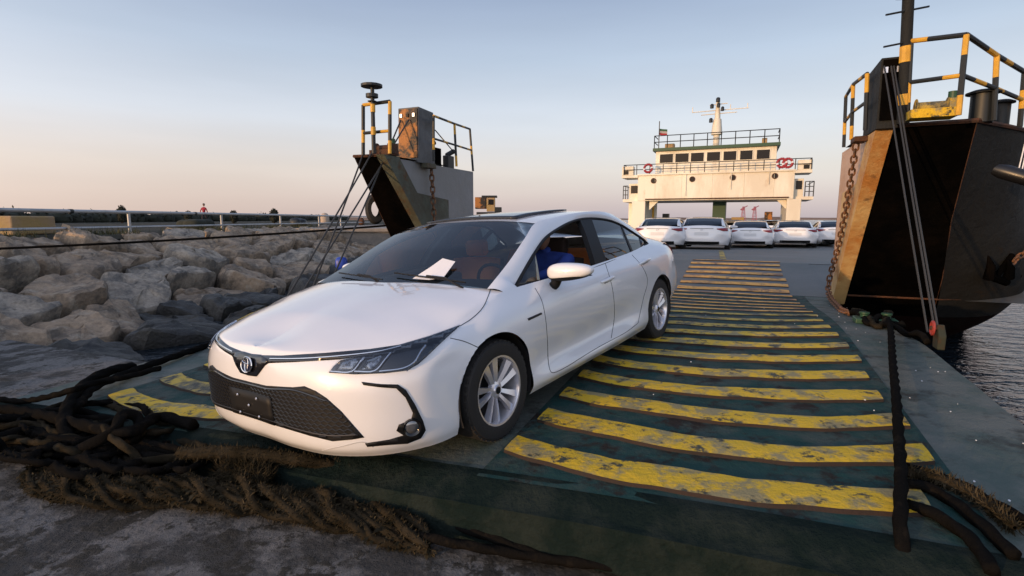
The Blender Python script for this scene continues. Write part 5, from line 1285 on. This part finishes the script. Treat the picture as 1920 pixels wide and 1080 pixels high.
cb('cab_window', XX(916), XX(927), ZZ(385), ZZ(375), M['winglass'], .64)

# --- the parked cars: copies of the sedan, seen from behind
kids = list(car.children); sub = {o: list(o.children) for o in kids}
skip = ('steering_wheel', 'seat', 'headrest', 'plate_bracket', 'grille_mesh', 'dashboard')
spots = [(1231, 466.5, 'leftmost white car of the parked row, half hidden by the front sedan', 0, 1.0), (1314, 467.5, 'second white car from the left of the parked row', 1, 1.03),
         (1405, 465.5, 'middle white car of the parked row under the bridge house', 0, .98), (1490, 465, 'fourth white car of the parked row, left of the cut one', 0, .98), (1570, 463, 'rightmost white car of the parked row, cut by the right bow tower', 0, .98)]
def copy_car(M_, label):
    e = empty('parked_car', M=M_, label=label, cat='car', group='white cars parked in a row on the deck')
    for o in kids:
        if o.name.startswith(skip): continue
        c = o.copy(); col.objects.link(c); c.parent = e
        for ch in sub[o]:
            if ch.name.startswith(('screw',)): continue
            d = ch.copy(); col.objects.link(d); d.parent = c
    return e
fx = AX.copy(); fy = V((0, 0, 1)).cross(fx)
for u, v, lb, _, sc_ in spots:
    p = at(u, v); 
    Rm = Matrix((( fx.x, fy.x, 0, 0), (fx.y, fy.y, 0, 0), (0, 0, 1, 0), (0, 0, 0, 1)))
    q = p+fx*3.72*SX; q.z = Zr(st(p)[0]+2, 0)
    copy_car(Matrix.Translation(q) @ Rm @ Matrix.Scale(sc_, 4), lb)
# second row glimpsed between them
for u in (1275, 1363, 1450):
    p = at(u, 462); q = p+fx*(3.72*SX+6.3); q.z = Zr(st(p)[0]+8, 0)
    copy_car(Matrix.Translation(q) @ Rm, ('white car of the second row seen between the first two parked cars', 'white car of the second row seen between the middle parked cars', 'white car of the second row seen left of the fourth parked car')[(1275, 1363, 1450).index(u)])

# ================================================================== CAUSEWAY AND ROCKS
def slope_z(x): return -.95+(-6.5-x)*.333
XTOP = -12.7
mb = MB(); ys = [2+k*1.0 for k in range(34)]
def toe(y): return -6.5-.9*smst(11, 22, y)
g = [[V((toe(y), y, -1.6)), V((toe(y)-.3, y, -1.2)), V((lerp(toe(y), XTOP, .5), y, slope_z(lerp(toe(y), XTOP, .5))-.35)), V((XTOP, y, .85))] for y in ys]; mb.grid(g)
emb = tag(mb.build('embankment', M['dark_soil'], smooth=True), kind='structure')
mb = MB(); xs = [XTOP+.3, XTOP, XTOP-.6, -16, -24, -40, -75]; g = [[V((x, y, (.85 if i < 2 else 1.03)+(.05*noise.noise(V((x, y, 0))) if i > 1 else 0))) for i, x in enumerate(xs)] for y in [2+k*3 for k in range(90)]]
mb.grid(g); tag(mb.build('causeway', mat('causeway_soil', (.055, .055, .042), .95, spec=.1, bump=.8, bscale=6, color2=(.08, .07, .055), mscale=.6), smooth=True), kind='structure')
def slope_hit(u, v):
    d = ray(u, v); # z = a + b x
    k = (-.95-6.5*.333-EYE)/(d.z+.333*d.x); return CO+d*k
seeds_px = [(20,452),(75,440),(130,454),(185,448),(205,433),(255,440),(310,436),(336,450),(60,472),(160,472),(270,470),(325,474),(30,505),(140,508),(237,503),(300,522),(95,572),(8,600),(275,570),(140,634),(225,622),(318,612),(-60,520),(-90,600),(-60,460),
 (360,437),(395,444),(443,437),(504,436),(369,473),(436,466),(466,452),(494,456),(537,463),(374,507),(443,497),(494,480),(537,495),(581,488),(350,532),(405,560),(452,540),(480,520),(520,524),(576,516),(592,466),(617,483),(364,577),(347,600),(395,598),(440,585),(560,450),(610,505),(640,520),(640,495)]
SL = math.sqrt(1+.333**2)
def to2(p): return V((p.y, (-6.5-p.x)*SL, 0))
seeds = [to2(slope_hit(u, v)) for u, v in seeds_px]
rr2 = random.Random(4)
for _ in range(5000):
    p = V((rr2.uniform(2.5, 33), rr2.uniform(-1.2, 6.9), 0))
    dmin = .95 if p.x < 17 else .95
    _pu, _pv = proj(V((-6.5-p.y/SL, p.x, slope_z(-6.5-p.y/SL)))); 
    if -40 < _pu < 600 and 434 < _pv < 640 and p.x < 22: continue
    if all((V(((p.x-q.x)*.75, p.y-q.y, 0))).length > dmin for q in seeds): seeds.append(p)
def cell(i):
    c = seeds[i]; poly = [V((c.x-3, c.y-2.2, 0)), V((c.x+3, c.y-2.2, 0)), V((c.x+3, c.y+2.2, 0)), V((c.x-3, c.y+2.2, 0))]
    for j, q in enumerate(seeds):
        if j == i or (q-c).length > 6: continue
        m_ = (c+q)*.5; n_ = V(((q-c).x*.6, (q-c).y, 0)).normalized(); out = []
        for a, b in zip(poly, poly[1:]+poly[:1]):
            da, db = (a-m_).dot(n_), (b-m_).dot(n_)
            if da <= 0: out.append(a)
            if (da < 0) != (db < 0): out.append(a.lerp(b, da/(da-db)))
        poly = out
        if len(poly) < 3: return None
    return poly
nrock = 0
for i, c in enumerate(seeds):
    if c.x > 32.5 or c.x < 3 or c.y < -1.3 or c.y > 6.15: continue
    poly = cell(i)
    if not poly: continue
    cen = sum(poly, V())/len(poly)
    pl = [cen+(p-cen)*rr2.uniform(.84, .94) for p in poly]
    for _ in range(1):                       # one corner-cutting pass
        q = []
        for a, b in zip(pl, pl[1:]+pl[:1]): q += [a.lerp(b, .13), a.lerp(b, .87)]
        pl = q
    ring = []
    for a, b in zip(pl, pl[1:]+pl[:1]): ring += [a.lerp(b, k/(5 if (b-a).length > .25 else 2)) for k in range(5 if (b-a).length > .25 else 2)]
    size = min(1.5, max(.35, min((p-cen).length for p in pl)*1.3)); H = size*rr2.uniform(.42, .66)*(1-.35*smst(4.5, 6, cen.y))
    tx, ty = rr2.uniform(-.18, .18), rr2.uniform(-.24, .10); off = rr2.uniform(-.12, .10)-.16*smst(5.0, 6.2, cen.y)+(.12 if cen.y < .6 else 0); sd_ = rr2.uniform(0, 100)
    def W3(p, h):
        n_ = V((.333, 0, 1)).normalized(); base = V((-6.5-p.y/SL, p.x, slope_z(-6.5-p.y/SL)))
        if p.y < -.2: base.z -= 0
        return base+n_*h
    rows_ = []
    for sc_, hh in ((.86, -.9), (.98, -.4), (1.0, .38), (.985, .68), (.94, .88), (.86, .97), (.68, 1.0), (.46, 1.0), (.22, 1.0)):
        row = []
        for p in ring:
            q = cen+(p-cen)*sc_; d = q-cen; h = hh*H+(tx*d.x+ty*d.y)*(1 if hh > 0 else 0)+off
            nz_ = noise.noise(V((q.x*1.3+sd_, q.y*1.3, hh*1.5)))*.13*size+noise.noise(V((q.x*4+sd_, q.y*4, hh*3)))*.07+noise.noise(V((q.x*9+sd_, q.y*9, hh*5)))*.035
            f = noise.noise(V((q.x*2.4+sd_, q.y*2.4, 5)));
            h += nz_ if hh > .2 else 0
            f2 = noise.noise(V((q.x*1.1+sd_, q.y*1.7+3, 1)));
            h = h-max(0, f)*.14*size-(.09*size if f2 > .12 else 0) if hh > .5 else h
            q = q+V((noise.noise(V((q.x*3, q.y*3, sd_))), noise.noise(V((q.x*3+9, q.y*3, sd_))), 0))*.05
            row.append(W3(q, h))
        rows_.append(row)
    mb = MB(); mb.grid(rows_, True); n_ = len(ring); o_ = len(mb.v)-n_; mb.f.append(tuple(range(o_, o_+n_))); mb.m.append(0)
    low = cen.y < .9
    o = mb.build('rock', M['rock3'] if low else (M['rock2'] if rr2.random() < .3 else M['rock']), emb, smooth=True, ang=28)
    nrock += 1
print('rocks', nrock)
# guard pipes along the causeway
XR = -12.75; zt_, zl_ = 1.70, 1.21
gr = empty('pipe_railing', (XR, 13, 1.03), label='long galvanised two pipe railing along the causeway above the rocks', cat='railing')
def gp_(mb, n, m): o = mb.build(n, m, gr, smooth=True); o.matrix_parent_inverse = Matrix.Translation((-XR, -13, -1.03)); return o
for z, r in ((zt_, .055), (zl_, .040)):
    mb = MB(); mb.tube([(XR, 3, z), (XR, 50, z)], r, 10); gp_(mb, 'rail_pipe', M['pale_pipe'])
for y in (6.5, 12.2, 17.9, 23.6, 29.6, 35.5, 40, 46):
    mb = MB(); mb.tube([(XR, y, .8), (XR, y, zt_)], .05, 10); gp_(mb, 'post', M['pale_pipe'])
for y in (15.5, 21.6):
    mb = MB(); mb.tube([(XR, y, zt_), (XR, y+.12, zt_)], .066, 10); gp_(mb, 'clamp', M['rail_black'])
for y0, y1, lb in ((14.5, 15.9, 'yellow painted concrete block behind the pipe railing at the left'), ):
    mb = MB(); mb.box((-13.75, (y0+y1)/2, 1.30), (.5, y1-y0, .52)); tag(mb.build('concrete_block', M['yblock'], bevel=.04), lb, 'block')
for x, y, w, h, m, lb in ((-13.3, 33.4, .9, .55, M['rail_black'], 'dark machine standing behind the railing near the abutment'), (-12.9, 46.0, .5, .6, M['rust'], 'rusty barrel where the railing meets the mooring wires'), (-14.5, 24.6, 1.2, .5, M['foliage'], 'dark shrub behind the railing in the middle of the causeway')):
    mb = MB()
    for k in range(6): mb.grid(superell((x+rr2.uniform(-.2, .2)*w, y+rr2.uniform(-.3, .3)*w, 1.0+h*.45+rr2.uniform(-.05, .05)), (w*.35, w*.4, h*.5), 3, 8), True)
    tag(mb.build('barrel' if 'barrel' in lb else 'shrub' if 'shrub' in lb else 'machine', m, smooth=True), lb, 'barrel' if 'barrel' in lb else 'shrub' if 'shrub' in lb else 'machine')
# weeds on the crest
f = MB()
for _ in range(2600):
    y = rr2.uniform(8, 36); x = XTOP+rr2.gauss(0, .25); 
    if noise.noise(V((y*.5, 1, 0))) < -.05: continue
    h = rr2.uniform(.08, .28); a = rr2.uniform(0, 6); w = .012; d = V((cos(a)*.1, sin(a)*.1, h)); p = V((x, y, 1.0)); s1 = V((-sin(a), cos(a), 0))*w
    f.add([p-s1, p+s1, p+d], [(0, 1, 2)])
tag(f.build('weeds', mat('weed', (.07, .07, .03), .9, var=.3, vscale=2)), 'dry weeds growing along the crest above the rocks', 'weeds', kind='stuff')
# tree line far behind the causeway
f = MB()
def crown(c, r, n, h=.7):
    for _ in range(n):
        d = V((rr2.gauss(0, 1), rr2.gauss(0, 1), rr2.gauss(0, 1))).normalized()*rr2.random()**.4; p = V(c)+V((d.x*r, d.y*r, d.z*r*h)); a = V((rr2.gauss(0, 1), rr2.gauss(0, 1), rr2.gauss(0, 1))).normalized()*.22; b = a.cross(V((rr2.random(), rr2.random(), rr2.random()))).normalized()*.2
        f.add([p-a, p+b, p+a, p-b], [(0, 1, 2, 3)])
for k in range(150):
    tt = k/149; y = lerp(42, 230, tt**1.4); x = lerp(-50, -72, tt)+rr2.uniform(-1.5, 1.5)
    hgt = (lerp(2.0, 3.0, tt))*(.86+.3*noise.noise(V((k*.35, 0, 0)))+(.18 if rr2.random() < .08 else 0))*.72
    f.grid(superell((x, y, 1.0+hgt*.35), (hgt*.8, hgt*.9, hgt*.58), 2.2, 7), True)
    crown((x, y, 1.0+hgt*.5), hgt*.95, 70, .62)
tag(f.build('tree_line', M['foliage']), 'low dark line of bushes on the horizon beyond the causeway', 'bushes', kind='stuff')
for (u, w, vt, lb) in ((518, 15, 391, 'round dark tree above the railing, left of the pale dome'), (235, 14, 385, 'low dark bush rising above the tree line at the left'), (358, 12, 395, 'small dark bush just left of the walker in red'), (443, 12, 394, 'small dark bush just right of the walker in red')):
    Y = 60; f = MB(); X = (u-960)/1000*Y; r = w/1000*Y*.55
    t_ = empty('bush', (X, Y, 1.0), label=lb, cat='bush')
    top = EYE+(411-vt)/1000*Y-1.0; hz = top*.5
    f.grid(superell((0, 0, top-hz), (r*.8, r*.8, hz*.85), 2.2, 8), True)
    for _ in range(320):
        d = V((rr2.gauss(0, 1), rr2.gauss(0, 1), rr2.gauss(0, 1))).normalized()*rr2.uniform(.75, 1.02); p = V((d.x*r, d.y*r, top-hz+d.z*hz)); a = V((rr2.gauss(0, 1), rr2.gauss(0, 1), rr2.gauss(0, 1))).normalized()*.10; b = a.cross(V((rr2.random(), rr2.random(), rr2.random()))).normalized()*.09
        f.add([p-a, p+b, p+a, p-b], [(0, 1, 2, 3)])
    f.build('crown', M['foliage'], t_); f = MB(); f.tube([(0, 0, -.1), (0, 0, top-hz)], [.1, .05], 6); f.build('trunk', M['rust'], t_)
mb = MB(); X = (612-960)/1000*70; c = V((X, 70, 1)); mb.lathe([(.55, 0), (.55, .75), (.50, 1.0), (.3, 1.22), (0, 1.3)], c, 'z', 14); tag(mb.build('dome', mat('dome_pale', (.45, .36, .28), .8), smooth=True), 'small pale domed hut on the horizon above the railing', 'hut')
# walker in red
pw = empty('person', ((388-960)/1000*46, 46, 1.03), label='person in a red top and dark trousers walking on the causeway behind the railing', cat='person')
Jw = [((0, 0, .95), (.13, .11)), ((0, 0, 1.15), (.13, .1)), ((.01, 0, 1.38), (.17, .11)), ((.02, 0, 1.5), (.05, .05)),
      ((.19, 0, 1.36), .055), ((.26, .05, 1.1), .045), ((.2, .18, .92), .035), ((-.17, 0, 1.36), .055), ((-.26, -.06, 1.12), .045), ((-.2, -.12, .9), .035),
      ((.10, 0, .88), .09), ((.14, .12, .48), .065), ((.13, .05, .06), .05), ((-.1, 0, .88), .09), ((-.12, -.1, .48), .065), ((-.14, -.25, .08), .05)]
skinned('jacket', Jw[:10], [(0, 1), (1, 2), (2, 3), (2, 4), (4, 5), (5, 6), (2, 7), (7, 8), (8, 9)], mat('red_clothes', (.34, .02, .04), .8), pw, 1)
skinned('trousers', [((0, 0, .97), (.12, .1))]+Jw[10:], [(0, 1), (1, 2), (2, 3), (0, 4), (4, 5), (5, 6)], mat('dark_trousers', (.03, .02, .025), .8), pw, 1)
mb = MB(); head_mesh(mb, (.02, .02, 1.65), (.4, -1, 0), .105); mb.build('head', M['skin'], pw, smooth=True)
mb = MB(); mb.grid([[V((.02+cos(t)*.1*cos(ph), .03+sin(t)*.11*cos(ph), 1.67+sin(ph)*.12)) for t in [2*pi*k/12 for k in range(12)]] for ph in [.1+1.4*j/5 for j in range(6)]], True); mb.build('hair', M['hair'], pw, smooth=True)
# concrete abutment at the end of the rocks
ab = tag(None or empty('abutment', (-10, 30, 0)), 'concrete quay abutment with a dark side at the end of the rocks', 'wall')
def abp(n, pts, h, m):
    mb = MB(); mb.prism(pts, (0, 0, h)); o = mb.build(n, m, ab, bevel=.03); o.matrix_parent_inverse = Matrix.Translation((10, -30, 0)); return o
abp('wall_block', [(-12.9, 31.0, -1.5), (-10.2, 30, -1.5), (-7.0, 30.9, -1.5), (-6.6, 52, -1.5), (-13, 52, -1.5)], 2.25, M['wallc'])
abp('coping', [(-13.0, 30.9, .75), (-10.2, 29.85, .75), (-6.9, 30.8, .75), (-6.5, 52, .75), (-13.1, 52, .75)], .20, mat('coping_concrete', (.34, .29, .24), .85, bump=.3, bscale=4, color2=(.26, .23, .2), mscale=1))
# rubbish drum and tyre by the left tower
p = hit_y(640, 494, 9.6); mb = MB(); mb.grid(superell(p, (.10, .10, .12), 3, 12), True); tag(mb.build('drum', mat('blue_plastic', (.02, .06, .40), .4), smooth=True), 'small blue plastic drum hanging by the wires left of the car', 'drum')
p = hit_s(703, 392, 9.3); mb = MB(); mb.lathe([(.10, -.10), (.17, -.09), (.20, -.04), (.20, .04), (.17, .09), (.10, .10)], (0, 0, 0), 'y', 20); o = mb.build('tyre_fender', M['rubber'], smooth=True); o.matrix_world = Matrix.Translation(p) @ Matrix.Rotation(.5, 4, 'Z') @ Matrix.Scale(1.6, 4, (0, 0, 1)); tag(o, 'black tyre fender hanging from the left bow tower', 'tyre')
# far pink cranes
for u in (1389.5, 1410.5):
    Y = 420; X = (u-960)/1000*Y; e = empty('harbour_crane', (X, Y, WATER), label='left of the two pink harbour cranes under the bridge house' if u < 1400 else 'right of the two pink harbour cranes under the bridge house', cat='crane'); pk = mat('crane_pink', (.36, .12, .16), .8)
    mb = MB()
    for dx in (-1, 1):
        for dy in (-1, 1): mb.tube([(dx*1.4, dy*1.4, 0), (dx*.5, dy*.5, 12)], .22, 4)
    for z in (2, 4.5, 7, 9.5): mb.box((0, 0, z), (2.6-z*.13, 2.4-z*.12, .3))
    mb.build('tower', pk, e); mb = MB(); mb.tube([(-2.5, 0, 9.5), (0, 0, 11), (3, 0, 12.6)], .35, 5); mb.build('jib', pk, e); mb = MB(); mb.box((-.6, 0, 9.8), (1.8, 1.6, 1.6)); mb.build('cab', pk, e)
#@@NEXT3
